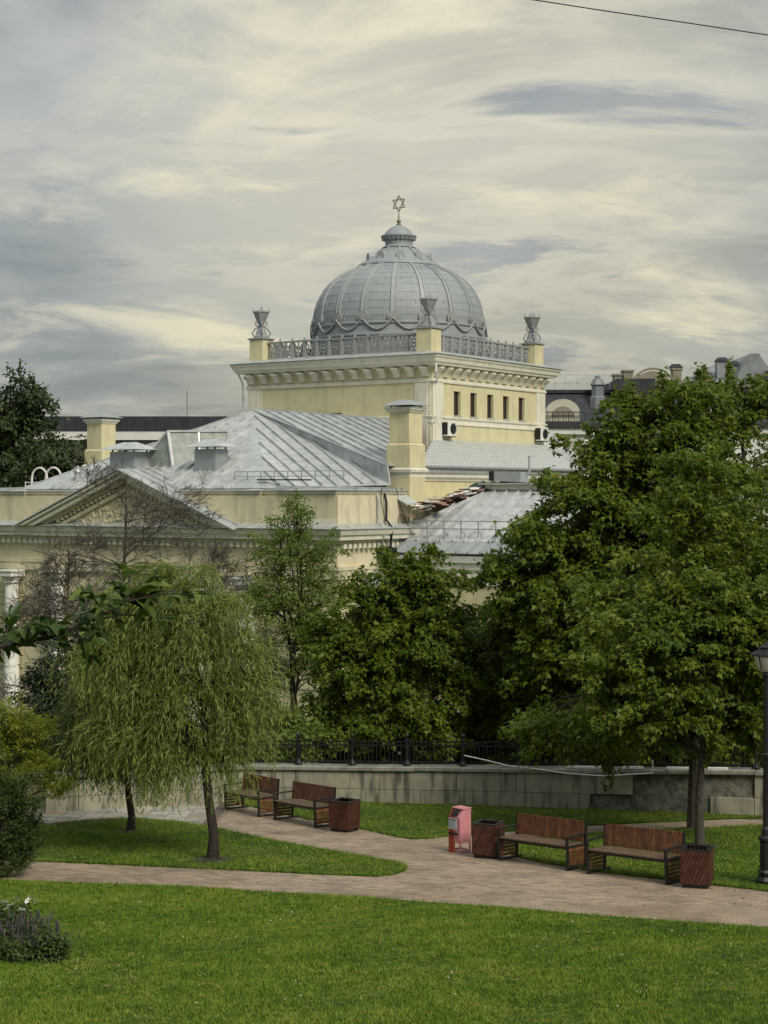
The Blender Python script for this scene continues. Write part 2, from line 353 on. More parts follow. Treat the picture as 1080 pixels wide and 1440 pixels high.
def lawn_sheet(poly):
    b = bmesh.new(); top = [b.verts.new((x, y, gz(x, y) + .055)) for x, y in poly]; bot = [b.verts.new((x, y, gz(x, y) - .05)) for x, y in poly]
    f = b.faces.new(top); n = len(top)
    for i in range(n): b.faces.new((top[i], top[(i + 1) % n], bot[(i + 1) % n], bot[i]))
    bmesh.ops.triangulate(b, faces=[f]); bmesh.ops.recalc_face_normals(b, faces=b.faces)
    me = bpy.data.meshes.new('lawn'); b.to_mesh(me); b.free(); me.materials.append(M['lawn'])
    return tag(link('lawn', me), kind='structure')
for p in LAWNS: lawn_sheet(p)
def blades(name, poly, dens, ymax=99, hmin=.022, hmax=.046, wd=.012):
    P = np.array(poly); x0, y0 = P.min(0); x1, y1 = P.max(0)
    x0 = max(x0, -13); x1 = min(x1, 13); y0 = max(y0, 19.2); y1 = min(y1, ymax)
    n = int((x1 - x0)*(y1 - y0)*dens); x = nr.uniform(x0, x1, n); y = nr.uniform(y0, y1, n)
    keep = np.abs(x) < .275*y + .6; x = x[keep]; y = y[keep]
    ins = np.zeros(len(x), bool); j = len(P) - 1
    for i in range(len(P)):
        c = (P[i][1] > y) != (P[j][1] > y)
        with np.errstate(divide='ignore', invalid='ignore'): xx = (P[j][0] - P[i][0])*(y - P[i][1])/(P[j][1] - P[i][1]) + P[i][0]
        ins ^= c & (x < xx); j = i
    x = x[ins]; y = y[ins]; n = len(x)
    z = 2.3 - .07*y + .054
    a = nr.uniform(0, 2*PI, n); h = nr.uniform(hmin, hmax, n)*(1 + .5*np.sin(x*2.1 + np.sin(y*1.7))*np.sin(y*1.3 + x*.6)); la = nr.uniform(0, 2*PI, n); ln = nr.uniform(.3, 1.1, n)*h
    V = np.empty((n, 3, 3), np.float32)
    V[:, 0] = np.stack([x - np.cos(a)*wd/2, y - np.sin(a)*wd/2, z], 1); V[:, 1] = np.stack([x + np.cos(a)*wd/2, y + np.sin(a)*wd/2, z], 1)
    V[:, 2] = np.stack([x + np.cos(la)*ln, y + np.sin(la)*ln, z + h], 1)
    me = raw_mesh(name, V.reshape(-1, 3), np.arange(n*3).reshape(-1, 3), nr.uniform(0, 1, n).repeat(3), M['grass'])
    return tag(link(name, me), 'short mown green grass growing over the park lawns', 'grass', kind='stuff')
def raw_mesh(name, V, F, tint, m):
    me = bpy.data.meshes.new(name); me.vertices.add(len(V)); me.vertices.foreach_set('co', np.ascontiguousarray(V, np.float32).ravel())
    k = F.shape[1]; me.loops.add(F.size); me.loops.foreach_set('vertex_index', F.astype(np.int32).ravel())
    me.polygons.add(len(F)); me.polygons.foreach_set('loop_start', np.arange(0, F.size, k, dtype=np.int32)); me.polygons.foreach_set('loop_total', np.full(len(F), k, np.int32))
    me.update(calc_edges=True)
    if tint is not None:
        at = me.attributes.new('tint', 'FLOAT', 'POINT'); at.data.foreach_set('value', np.ascontiguousarray(tint, np.float32))
    me.materials.append(m); return me
blades('grass', LAWN_F, 3300)
blades('grass', LAWN_I, 1300); blades('grass', LAWN_M, 900); blades('grass', LAWN_R, 1300)

def edge_tufts(poly):
    P = [Vector(p) for p in poly]; x = []; y = []
    for a, c in zip(P, P[1:] + P[:1]):
        n = int((c - a).length*130)
        if min(a.y, c.y) < 18.5 or max(a.y, c.y) > 46: continue
        t = nr.random(n); nn = Vector((c.y - a.y, a.x - c.x)).normalized(); o = nr.normal(0, .022, n)
        x.append(a.x + (c.x - a.x)*t + nn.x*o); y.append(a.y + (c.y - a.y)*t + nn.y*o)
    x = np.concatenate(x); y = np.concatenate(y); k = (np.abs(x) < .275*y + .6); x = x[k]; y = y[k]; n = len(x); z = 2.3 - .07*y + .03
    a = nr.uniform(0, 2*PI, n); h = nr.uniform(.04, .09, n)*(1 + .8*(nr.random(n) > .96)); la = nr.uniform(0, 2*PI, n); ln = nr.uniform(.3, .9, n)*h; wd = .013
    V = np.empty((n, 3, 3), np.float32)
    V[:, 0] = np.stack([x - np.cos(a)*wd/2, y - np.sin(a)*wd/2, z], 1); V[:, 1] = np.stack([x + np.cos(a)*wd/2, y + np.sin(a)*wd/2, z], 1); V[:, 2] = np.stack([x + np.cos(la)*ln, y + np.sin(la)*ln, z + h], 1)
    tag(link('grass_edge', raw_mesh('grass_edge', V.reshape(-1, 3), np.arange(n*3).reshape(-1, 3), nr.uniform(0, 1, n).repeat(3), M['grass'])), 'ragged longer grass along the edge of the brick path', 'grass', kind='stuff')
for p in LAWNS: edge_tufts(p)
M['litter'] = mat('dry_fallen_leaf', (.20, .14, .05), .8, .4, 1.5, col2=(.09, .055, .02))
M['clover'] = mat('clover_flower', (.55, .56, .48), .8, .2)
for nm, cnt, m_, lb in (('fallen_leaves', 420, 'litter', 'small dry fallen leaves scattered over lawns and path'), ('clover_flowers', 300, 'clover', 'tiny pale clover flowers scattered in the lawns')):
    b = MB()
    for i in range(cnt):
        y = rnd.uniform(20, 42); x = rnd.uniform(-.23, .23)*y; onl = any(inside(x, y, L_) for L_ in LAWNS)
        if nm[0] == 'c' and not onl: continue
        z = gz(x, y) + (.098 if onl else .036); a = rnd.uniform(0, 6); r_ = rnd.uniform(.012, .028) if nm[0] == 'f' else rnd.uniform(.008, .014)
        q = [(x + r_*math.cos(a + k*PI/2)*(1 if k % 2 else 1.6), y + r_*math.sin(a + k*PI/2)*(1 if k % 2 else 1.6), z + rnd.uniform(0, .012)) for k in range(4)]
        b.add(q + [(x, y, z + .012)], [(0, 1, 4), (1, 2, 4), (2, 3, 4), (3, 0, 4)])
    tag(b.build(nm, M[m_]), lb, nm.split('_')[1], kind='stuff')
# ------------------------------------------------------------------ paths
path = MB(); R_ = [(-17, 24.2), (13, 24.2), (13, 45), (-17, 45)]
path.hexa([(x, y, gz(x, y) - .05) for x, y in R_], [(x, y, gz(x, y) + .008) for x, y in R_])
PATH = tag(path.build('path', M['mortar']), kind='structure')
ex = Vector((.94, -.341)); ey = Vector((.341, .94))
pv = []
for j in range(-10, 240):
    for i in range(-10, 170):
        o_ = Vector((-19, 28.0)) + ex*(i*.2 + (j % 2)*.1) + ey*((j - 40)*.1)
        x, y = o_
        if not (24.5 < y < 43.6 and abs(x) < .275*y + .6): continue
        cs = [o_ + ex*a + ey*c for a, c in ((.004, .004), (.196, .004), (.196, .096), (.004, .096))]
        if any(all(inside(c.x, c.y, L_) for c in cs) for L_ in LAWNS): continue
        if x < -3.9 and y > 35.4: continue
        if y > 43.9 - (x + 3.6)*.25 - .3 if x > -3.6 else y > 43.4: continue
        pv.append((y, cs))
pv.sort(key=lambda t: t[0])
vis = [p for p in pv if abs(p[1][0].x) < .225*p[0] and not any(inside(p[1][0].x + .1, p[1][0].y + .05, L_) for L_ in LAWNS)]
top = set(id(p) for p in vis[:300])
rest = MB()
for p in pv:
    h = .026 + rnd.uniform(-.003, .003)
    lo = [(c.x, c.y, gz(c.x, c.y) + .004) for c in p[1]]; hi = [(c.x, c.y, gz(c.x, c.y) + h) for c in p[1]]
    if id(p) in top: MB().hexa(lo, hi).build('paver', M['paver'], PATH)
    else: rest.hexa(lo, hi)
tag(rest.build('pavers', M['paver'], PATH), kind='stuff')
for j in range(12):                                       # pale larger slabs on the far left of the walk
    for i in range(16):
        x0, y0 = -11.6 + i*.5, 35.5 + j*.6
        if x0 + .5 > -3.9: continue
        cs = [(x0 + .01, y0 + .01), (x0 + .49, y0 + .01), (x0 + .49, y0 + .59), (x0 + .01, y0 + .59)]
        if all(inside(c[0], c[1], LAWN_I) for c in cs) or x0 < -.232*y0 - .6: continue
        h = .03 + rnd.uniform(-.004, .004)
        MB().hexa([(x, y, gz(x, y) + .004) for x, y in cs], [(x, y, gz(x, y) + h) for x, y in cs]).build('paving_slab', M['pslab'] if rnd.random() < .75 else M['paver'], PATH)

# ------------------------------------------------------------------ retaining wall and fence
WL = [(-9.6, 40.2, .36), (-7.4, 41.2, .34), (-3.6, 43.6, .16), (1.9, 42.3, .31), (8.7, 40.0, .60), (15, 37.9, .85)]
wall = thing('retaining_wall', 'low stained stone retaining wall with some facing slabs fallen off', 'wall', (0, 42.6, gz(0, 42.6)))
wo_ = (0, -42.6, -gz(0, 42.6))
core = MB(wo_)
for (x0, y0, z0), (x1, y1, z1) in zip(WL, WL[1:]):
    d = Vector((x1 - x0, y1 - y0)); ln = d.length; d.normalize(); nrm = Vector((d.y, -d.x))      # toward the camera
    def pp(s, o): return (x0 + d.x*s + nrm.x*o, y0 + d.y*s + nrm.y*o)
    def zt(s): return z0 + (z1 - z0)*s/ln
    def zb(s, o=0): x, y = pp(s, o); return gz(x, y) - .12
    core.hexa([(*pp(0, 0), zb(0)), (*pp(ln, 0), zb(ln)), (*pp(ln, -.35), zb(ln, -.35)), (*pp(0, -.35), zb(0, -.35))],
              [(*pp(0, 0), zt(0) - .1), (*pp(ln, 0), zt(ln) - .1), (*pp(ln, -.35), zt(ln) - .1), (*pp(0, -.35), zt(0) - .1)])
    def slab(s0, s1, f0, f1, th, name, m, o0=-.02):
        zz0 = lambda s: zb(s) + (zt(s) - .1 - zb(s))*f0; zz1 = lambda s: zb(s) + (zt(s) - .1 - zb(s))*f1
        s0 += .006; s1 -= .006
        q = [(s0, th), (s1, th), (s1, o0), (s0, o0)]
        o = MB(wo_).hexa([(*pp(s, o), zz0(s) + .005) for s, o in q], [(*pp(s, o), zz1(s) - .005) for s, o in q]).build(name, m, wall)
        bevel(o, .006)
    k = max(1, round(ln/1.55))
    for i in range(k):
        s0, s1 = ln*i/k, ln*(i + 1)/k
        for f0, f1, sh in ((0., .10, 0), (.10, .52, .4), (.52, 1., 0)):
            a, c = max(0, s0 + sh*(i > 0)), min(ln, s1 + sh*(i < k - 1)); xm = pp((a + c)/2, 0)[0]
            if f0 == .10 and 4.9 < xm < 7.5: continue
            if f0 == .52 and 6.4 < xm < 8.6: continue
            slab(a, c, f0, f1, (.10 if f0 == 0 else .06) + rnd.uniform(-.006, .006), 'plinth_stone' if f0 == 0 else 'facing_slab', M['slab'])
    k = max(1, round(ln/1.1))
    for i in range(k):
        s0, s1 = ln*i/k + .004, ln*(i + 1)/k - .004; q = [(s0, .13), (s1, .13), (s1, -.45), (s0, -.45)]; h = rnd.uniform(-.008, .008)
        bevel(MB(wo_).hexa([(*pp(s, o), zt(s) - .098 + h) for s, o in q], [(*pp(s, o), zt(s) + h) for s, o in q]).build('coping_stone', M['coping'], wall), .012)
core.build('wall_core', M['rough'], wall)
fence = thing('iron_fence', 'black iron picket fence with ball topped posts standing on the stone retaining wall', 'fence', (0, 42.8, .3))
fo = (0, -42.8, -.3)
pk = MB().box(-.011, .011, -.011, .011, 0, .52).mesh('picket', M['dark'])
post = MB().lathe([(.10, 0), (.10, .05), (.065, .10), (.045, .16), (.045, .6), (.06, .61), (.06, .66), (.03, .68), (.05, .72), (.06, .76), (.045, .80), (.0, .82)], 8).mesh('post', M['dark'])
rails = []
for (x0, y0, z0), (x1, y1, z1) in zip(WL[1:], WL[2:]):
    d = Vector((x1 - x0, y1 - y0)); ln = d.length; d.normalize(); nrm = Vector((d.y, -d.x))
    def fp(s, z): return (x0 + d.x*s - nrm.x*.2 + fo[0], y0 + d.y*s - nrm.y*.2 + fo[1], z0 + (z1 - z0)*s/ln + z + fo[2])
    k = round(ln/1.47)
    for i in range(k): link('post', post, fence, fp(ln*i/k, 0))
    r = MB()
    for hh in (.09, .5, .60): r.bar(fp(0, hh), fp(ln, hh), .03, .035)
    r.build('rail', M['dark'], fence)
    n_ = int(ln/.105)
    for i in range(n_):
        if (i*.105/ (ln/k)) % 1 > .03: link('picket', pk, fence, fp(i*.105, .08))
# white plastic pipes and laths lying on the coping
def wallpt(x, o=0):
    for (x0, y0, z0), (x1, y1, z1) in zip(WL, WL[1:]):
        if x0 <= x <= x1:
            t = (x - x0)/(x1 - x0); return Vector((x, y0 + (y1 - y0)*t - o, z0 + (z1 - z0)*t))
def pipe(name, pts, r, label, m=M['white']):
    b = MB().tube(pts, r, 6); c = sum((Vector(p) for p in pts), Vector())/len(pts)
    o = MB([-c.x, -c.y, -c.z]).tube(pts, r, 6).build(name, m, None, True, c); tag(o, label, 'pipe' if 'pipe' in name else 'lath', 'white pipes and laths left on the wall')
a_, c_ = wallpt(2.0, -.1), wallpt(3.5, .1)
pipe('plastic_pipe', [a_ + Vector((0, 0, .28)), a_.lerp(c_, .35) + Vector((0, 0, .18)), a_.lerp(c_, .7) + Vector((0, 0, .06)), c_ + Vector((0, 0, .03))], .016, 'thin white pipe leaning from a fence post onto the coping, left of the hanging one')
a_, c_ = wallpt(3.6, .15), wallpt(6.4, .12)
pipe('plastic_pipe', [a_ + Vector((0, 0, .02)), a_.lerp(c_, .3) + Vector((0, -.06, -.09)), a_.lerp(c_, .6) + Vector((0, -.06, -.14)), c_ + Vector((0, -.06, -.06)), c_ + Vector((0, -.02, .25))], .016, 'long white pipe sagging over the front edge of the coping above fallen slabs')
for x0, x1, lb in ((4.45, 5.25, 'white lath lying flat on the coping at the middle of the sagging pipe'), (5.75, 6.2, 'short white lath on the coping left of the upright pipe end'), (6.75, 7.35, 'white lath on the coping just left of the two tree trunks'), (7.55, 8.1, 'pale lath on the coping right of the two tree trunks')):
    p, q = wallpt(x0, 0), wallpt(x1, .02); c = (p + q)/2
    tag(MB((-c.x, -c.y, -c.z)).bar(p + Vector((0, 0, .04)), q + Vector((0, 0, .04)), .12, .05).build('wooden_lath', M['white'], None, False, c), lb, 'lath', 'white pipes and laths left on the wall')

# ------------------------------------------------------------------ the domed building (local axes: x along its front, y into depth, height zero at the camera's eye)
A34 = math.radians(34); ZO = (0, 0, 11.2)
syn = thing('domed_building', 'pale yellow building with ribbed grey dome, tower and galvanised roofs behind the trees', 'building', (2.74, 90, -4.2), -A34)
def B_(): return MB(ZO)
def fin(b, name, m, parent=None, bv=0, smooth=False):
    o = b.build(name, M[m], parent or syn, smooth)
    if bv: bevel(o, bv)
    return o
CX, CY = -6.95, 6.95
H = 6.25
sq = [(CX - H, CY - H), (CX + H, CY - H), (CX + H, CY + H), (CX - H, CY + H)]       # right of travel is outside
# tower walls: three plain ones, the right hand one built round its five windows
b = B_(); b.box(CX - H, CX + H - .4, CY - H, CY + H, -2, 7.0); fin(b, 'tower_wall', 'yellow')
wy = [(2.93, 3.62), (4.66, 5.36), (6.49, 7.17), (8.26, 8.95), (10.06, 10.76)]; zl, zh = 4.48, 5.80
b = B_(); x0, x1 = CX + H - .4, CX + H
b.box(x0, x1, CY - H, CY + H, -2, zl); b.box(x0, x1, CY - H, CY + H, zh, 7.0)
ed = [CY - H] + [v for p in wy for v in p] + [CY + H]
for i in range(0, len(ed), 2): b.box(x0, x1, ed[i], ed[i + 1], zl, zh)
fin(b, 'tower_wall', 'yellow')
for (p, q) in wy:
    f = B_(); X = x1 - .16
    f.box(X - .06, X, p, p + .09, zl, zh); f.box(X - .06, X, q - .09, q, zl, zh); f.box(X - .06, X, p + .09, q - .09, zl, zl + .09); f.box(X - .06, X, p + .09, q - .09, zh - .09, zh)
    f.box(X - .05, X - .01, (p + q)/2 - .03, (p + q)/2 + .03, zl + .09, zh - .09)
    fo_ = fin(f, 'window', 'frame'); fin(B_().box(X - .05, X - .03, p + .09, q - .09, zl + .09, zh - .09), 'pane', 'pane', fo_)
    fin(B_().box(x1 - .1, x1 + .07, p - .06, q + .06, zl - .09, zl - .003), 'sill', 'metal', fo_)
fin(B_().sweep(sq, [(0, 6.18), (.07, 6.18), (.09, 6.26), (.05, 6.30), (.05, 6.40), (0, 6.40)], True), 'frieze_band', 'cream')
fin(B_().sweep(sq, [(0, 6.98), (.12, 6.98), (.14, 7.06), (.5, 7.09), (.52, 7.2), (.60, 7.24), (.64, 7.40), (.72, 7.50), (.74, 7.58), (0, 7.60)], True), 'cornice', 'cream')
fin(B_().sweep(sq, [(-1.2, 7.62), (.78, 7.60), (.80, 7.63), (-.0, 7.86), (-1.2, 7.9)], True), 'cornice_flashing', 'metal')
fin(B_().sweep(sq, [(0, 3.95), (.06, 3.95), (.06, 4.05), (.03, 4.07), (.03, 4.24), (.10, 4.27), (.12, 4.36), (0, 4.40)], True), 'string_course', 'cream')
md = MB().add([(-.2, 0, 0), (.2, 0, 0), (.2, .12, 0), (-.2, .12, 0), (-.2, 0, .24), (.2, 0, .24), (.2, .2, .2), (-.2, .2, .2), (-.2, 0, .5), (.2, 0, .5), (.2, .47, .42), (-.2, .47, .42), (-.2, .47, .5), (.2, .47, .5)],
    [(3, 2, 1, 0), (0, 1, 5, 4), (2, 3, 7, 6), (1, 2, 6, 5), (3, 0, 4, 7), (7, 6, 5, 4)][:1] + [(3, 2, 6, 7), (7, 6, 10, 11), (11, 10, 13, 12), (0, 3, 7, 4), (4, 7, 11, 8), (8, 11, 12), (1, 5, 6, 2), (5, 9, 10, 6), (9, 13, 10), (8, 12, 13, 9)]).mesh('modillion', M['cream'])
for k in range(4):
    ang = k*PI/2
    for i in range(14):
        t = -H + .35 + i*(2*H - .7)/13
        p = Vector((t, -H, 0)); p.rotate(Matrix.Rotation(ang, 3, 'Z'))
        link('modillion', md, syn, (CX + p.x, CY + p.y, 6.48 + 11.2), (0, 0, ang + PI))
for k in range(2):                                         # corner pilasters of the two faces in view
    for sg in (-1, 1):
        c = sg*(H - .55); z0 = 2.0
        for wd_, out, zz0, zz1 in ((.52, .06, z0, 6.16), (.32, .09, z0 + .3, 6.0)):
            b = B_()
            if k == 0: b.box(CX + c - wd_, CX + c + wd_, CY - H - out, CY - H, zz0, zz1)
            else: b.box(CX + H, CX + H + out, CY + c - wd_, CY + c + wd_, zz0, zz1)
            fin(b, 'pilaster' if out < .08 else 'pilaster_panel', 'cream', None, .015)
fin(B_().tube([(.02, -.02, 7.05), (.0, .0, 6.7), (-.62, 1.1, 6.2), (-.60, 1.1, 4.2), (-.60, 1.45, 3.7), (-.60, 1.45, 2.6)], .06, 8), 'drainpipe', 'white', None, 0, True)
fin(B_().tube([(-13.6, .25, 7.2), (-13.4, .5, 6.5), (-13.35, .6, 3.2)], .06, 8), 'drainpipe', 'metal', None, 0, True)
# balustrade with its pedestals and urns
bal = fin(B_().sweep([(CX - 5.7, CY - 5.7), (CX + 5.7, CY - 5.7), (CX + 5.7, CY + 5.7), (CX - 5.7, CY + 5.7)], [(-.1, 7.8), (.1, 7.8), (.1, 7.97), (-.1, 7.97)], True), 'balustrade', 'ornament')
fin(B_().sweep([(CX - 5.7, CY - 5.7), (CX + 5.7, CY - 5.7), (CX + 5.7, CY + 5.7), (CX - 5.7, CY + 5.7)], [(-.1, 8.80), (.1, 8.80), (.1, 8.9), (-.1, 8.9)], True), 'top_rail', 'ornament', bal)
pm = MB()
PW = .74
pm.box(-PW/2, -PW/2 + .06, -.035, .035, 0, .82); pm.box(PW/2 - .06, PW/2, -.035, .035, 0, .82)
ring = [(math.cos(t)*.2, 0, .41 + math.sin(t)*.2) for t in [2*PI*i/12 for i in range(13)]]
pm.tube(ring, .034, 5)
for sx in (-1, 1):
    for sz in (-1, 1): pm.bar((sx*.14, 0, .41 + sz*.14), (sx*.33, 0, .41 + sz*.38), .06, .06)
pm.bar((-.31, 0, .41), (-.2, 0, .41), .05, .05); pm.bar((.2, 0, .41), (.31, 0, .41), .05, .05); pm.bar((0, 0, .6), (0, 0, .81), .05, .05); pm.bar((0, 0, .02), (0, 0, .22), .05, .05)
pm.lathe([(.0, -.05), (.1, -.05), (.1, .05), (.0, .05)], 8, (0, 0, .41))
pme = pm.mesh('balustrade_panel', M['ornament'])
bpost = MB().box(-.09, .09, -.08, .08, 0, .98).lathe([(.08, .98), (.05, 1.03), (.07, 1.08), (0, 1.13)], 6).mesh('balustrade_post', M['ornament'])
for k in range(4):
    ang = k*PI/2; n = 12; st = 10.36/n
    for i in range(n):
        for nm, me, t, zz_ in (('balustrade_panel', pme, -5.18 + (i + .5)*st, 7.975), ('balustrade_post', bpost, -5.18 + i*st, 7.94)):
            if nm == 'balustrade_post' and i == 0: continue
            p = Vector((t, -5.7, 0)); p.rotate(Matrix.Rotation(ang, 3, 'Z')); link(nm, me, bal, (CX + p.x, CY + p.y, zz_ + 11.2), (0, 0, ang))
urn_p = [(.44, 0), (.46, .08), (.40, .16), (.34, .22), (.27, .45), (.19, .62), (.22, .70), (.17, .78), (.26, .98), (.36, 1.2), (.42, 1.36), (.42, 1.42), (.50, 1.46), (.50, 1.54), (.30, 1.58), (.10, 1.62), (.05, 1.74), (.0, 1.9)]
um = MB(); um.lathe(urn_p, 8, (0, 0, 0), PI/8)
for j in range(4):
    a = PI/4 + j*PI/2; c, s = math.cos(a), math.sin(a)
    um.tube([(c*.44, s*.44, .1), (c*.52, s*.52, .3), (c*.36, s*.36, .55), (c*.2, s*.2, .62), (c*.34, s*.34, .82), (c*.3, s*.3, .98)], .05, 5)
    um.tube([(c*.46, s*.46, 1.5), (c*.47, s*.47, 1.78)], [.04, .01], 5)
ume = um.mesh('urn', M['ornament'])
for sx in (-1, 1):
    for sy in (-1, 1):
        x, y = CX + sx*5.7, CY + sy*5.7
        p = fin(B_().box(x - .49, x + .49, y - .49, y + .49, 7.75, 9.05), 'pedestal', 'yellow', None, .02)
        fin(B_().box(x - .57, x + .57, y - .57, y + .57, 9.053, 9.15), 'pedestal_cap', 'ornament', p, .02)
        link('urn', ume, p, (x, y, 9.15 + 11.2))
# dome
prof = [(4.92, 9.85), (4.94, 10.3), (4.87, 10.8), (4.70, 11.38), (4.37, 11.98), (4.0, 12.42), (3.48, 12.83), (2.88, 13.17), (2.26, 13.43)]
def pr(t):                                                  # point on the dome's profile, t 0..1
    u = t*(len(prof) - 1); i = min(int(u), len(prof) - 2); f = u - i
    p0 = Vector(prof[max(i - 1, 0)]); p1 = Vector(prof[i]); p2 = Vector(prof[i + 1]); p3 = Vector(prof[min(i + 2, len(prof) - 1)])
    return .5*((2*p1) + (p2 - p0)*f + (2*p0 - 5*p1 + 4*p2 - p3)*f*f + (3*p1 - p0 - 3*p2 + p3)*f**3)
fin(B_().lathe([(5.1, 7.6), (5.1, 9.0), (5.2, 9.05), (5.2, 9.15), (5.06, 9.2), (5.04, 9.66), (5.12, 9.72), (5.12, 9.8), (4.95, 9.86), (4.2, 9.95)], 54, (CX, CY, 0)), 'drum', 'dome', None, 0, True)
NS, NR = 18, 10
for k in range(NS):
    a0, a1 = 2*PI*k/NS, 2*PI*(k + 1)/NS
    for j in range(NR):
        b = B_(); vs = []
        for ii, t in enumerate((j/NR - .004 if j else 0, (j + .5)/NR, (j + 1)/NR)):
            r, z = pr(t); r += (.012, .006, .0)[ii]
            for q in range(5): a = a0 + (a1 - a0)*q/4; vs.append((CX + r*math.cos(a), CY + r*math.sin(a), z))
        b.add(vs, [(i*5 + q, i*5 + q + 1, i*5 + q + 6, i*5 + q + 5) for i in range(2) for q in range(4)])
        o = b.build('dome_sheet', M['dome'], syn); o.data.shade_smooth()
    # rib, flat with two raised edges, and the arched frame of each panel
    rb = B_(); c, s = math.cos(a0), math.sin(a0)
    for half, out, wd_ in ((0, .03, .14), (-.14, .075, .028), (.14, .075, .028)):
        ring_ = []
        for i in range(15):
            r, z = pr(i/14); k_ = 1 - .35*i/14
            for tw, oo in ((half*k_ - wd_*k_, -.03), (half*k_ - wd_*k_, out), (half*k_ + wd_*k_, out), (half*k_ + wd_*k_, -.03)):
                ring_.append((CX + (r + oo)*c - tw*s, CY + (r + oo)*s + tw*c, z + oo*.4))
        rb.add(ring_, [(i*4 + q, i*4 + (q + 1) % 4, i*4 + 4 + (q + 1) % 4, i*4 + 4 + q) for i in range(14) for q in range(4)])
    rib = rb.build('rib', M['domerib'], syn)
    am = (a0 + a1)/2; fr = B_(); da = (a1 - a0)/2
    pts = []
    for u, t in [(-1, .02), (-1, .3), (-1, .6), (-1, .80), (-.9, .84), (-.9, .88), (0, .885), (.9, .88), (.9, .84), (1, .80), (1, .6), (1, .3), (1, .02)]:
        r, z = pr(t); of = (.5 if t < .82 else .42)*(1 - .3*t); aa = am + u*(da - of/max(r, 1)); pts.append((CX + (r + .03)*math.cos(aa), CY + (r + .03)*math.sin(aa), z))
    fr.tube(pts, .022, 5); fr.build('panel_frame', M['domerib'], rib)
    ro = B_(); r = 4.98
    ctr = Vector((CX + r*c, CY + r*s, 10.08)); n_ = Vector((c, s, 0)); t_ = Vector((-s, c, 0)); u_ = Vector((0, 0, 1))
    for rad, dp in ((.34, .07), (.2, .13)):
        lo = [ctr + (t_*math.cos(x) + u_*math.sin(x))*rad - n_*.15 for x in [2*PI*i/12 for i in range(12)]]; ro.hexa(lo, [v + n_*(.15 + dp) for v in lo])
    ro.build('rosette', M['ornament'], rib)
    sw = B_(); pts = []
    for i in range(9):
        f = i/8; aa = a0 + (a1 - a0)*f; pts.append((CX + 5.12*math.cos(aa), CY + 5.12*math.sin(aa), 9.98 - .62*math.sin(PI*f)))
    sw.tube(pts, .06, 6); sw.build('swag', M['ornament'], rib, True)
fin(B_().lathe([(2.32, 13.38), (2.42, 13.42), (2.38, 13.52), (2.0, 13.72), (1.62, 14.02), (1.2, 14.33), (.95, 14.5), (.9, 14.55)], 36, (CX, CY, 0)), 'collar', 'dome', None, 0, True)
for k in range(10):
    a = 2*PI*(k + .5)/10; c, s = math.cos(a), math.sin(a)
    h = B_(); base = Vector((CX + c*1.5, CY + s*1.5, 13.78)); n_ = Vector((c, s, 0)); t_ = Vector((-s, c, 0))
    arc = [(-.24, 0)] + [(-.24*math.cos(x), .2 + .2*math.sin(x)) for x in [PI*i/6 for i in range(7)]] + [(.24, 0)]
    h.hexa([base + t_*p + Vector((0, 0, q)) - n_*.5 for p, q in arc], [base + t_*p + Vector((0, 0, q)) + n_*.42 for p, q in arc]); h.build('lucarne', M['domerib'], syn)
    st_ = B_(); st_.bar((CX + c*2.3, CY + s*2.3, 13.56), (CX + c*1.0, CY + s*1.0, 14.52), .1, .05); st_.build('collar_rib', M['domerib'], syn)
lan = fin(B_().lathe([(.9, 14.5), (1.0, 14.55), (.86, 14.64), (.80, 14.7), (.80, 14.96), (.9, 15.0), (.94, 15.12), (1.04, 15.18), (1.04, 15.26), (.86, 15.30), (.76, 15.48), (.56, 15.68), (.32, 15.82), (.12, 15.9)], 24, (CX, CY, 0)), 'lantern', 'dome', None, 0, True)
for k in range(24):
    a = 2*PI*k/24; fin(B_().box(CX + .97*math.cos(a) - .03, CX + .97*math.cos(a) + .03, CY + .97*math.sin(a) - .03, CY + .97*math.sin(a) + .03, 15.0, 15.16), 'bracket', 'domerib', lan)
fi = B_().lathe([(.12, 15.88), (.16, 15.94), (.08, 16.0), (.13, 16.1), (.13, 16.16), (.05, 16.24), (.035, 16.62)], 10, (CX, CY, 0))
fno = fin(fi, 'finial', 'gold', None, 0, True)
st_ = B_()
for up_ in (1, -1):
    tr = [(CX + .47*math.sin(2*PI*i/3), CY, 17.14 + up_*.47*math.cos(2*PI*i/3)) for i in range(3)]
    for i in range(3): st_.bar(Vector(tr[i]) + Vector((0, .012*up_, 0)), Vector(tr[(i + 1) % 3]) + Vector((0, .012*up_, 0)), .05, .05, (0, 1, 0))
fin(st_, 'star_of_david', 'gold', fno)

# front block -------------------------------------------------------
b = B_().box(-19, 4.96, -15.84, 2, -11.25, .1); fin(b, 'front_wall', 'stucco')
PATHF = [(-19, -6), (-19, -15.84), (4.96, -15.84), (4.96, -9)]
fin(B_().sweep(PATHF, [(-.01, -3.55), (.14, -3.55), (.14, -3.2), (.18, -3.17), (.18, -3.0), (-.01, -3.0)]), 'architrave', 'stucco')
cor = fin(B_().sweep(PATHF, [(-.01, -2.0), (.12, -2.0), (.12, -1.86), (.42, -1.84), (.44, -1.66), (.52, -1.62), (.58, -1.46), (.60, -1.40), (-.01, -1.38)]), 'cornice', 'cream')
fin(B_().sweep(PATHF, [(-.1, -1.37), (.64, -1.385), (.65, -1.35), (-.1, -1.10)]), 'cornice_flashing', 'metal')
dn = B_()
for i in range(64):
    x = -18.9 + i*.375
    dn.box(x, x + .2, -16.08, -15.84, -2.22, -2.01)
for i in range(17): dn.box(4.96, 5.2, -15.7 + i*.375, -15.5 + i*.375, -2.22, -2.01)
tag(dn.build('dentils', M['cream'], cor), kind='stuff')
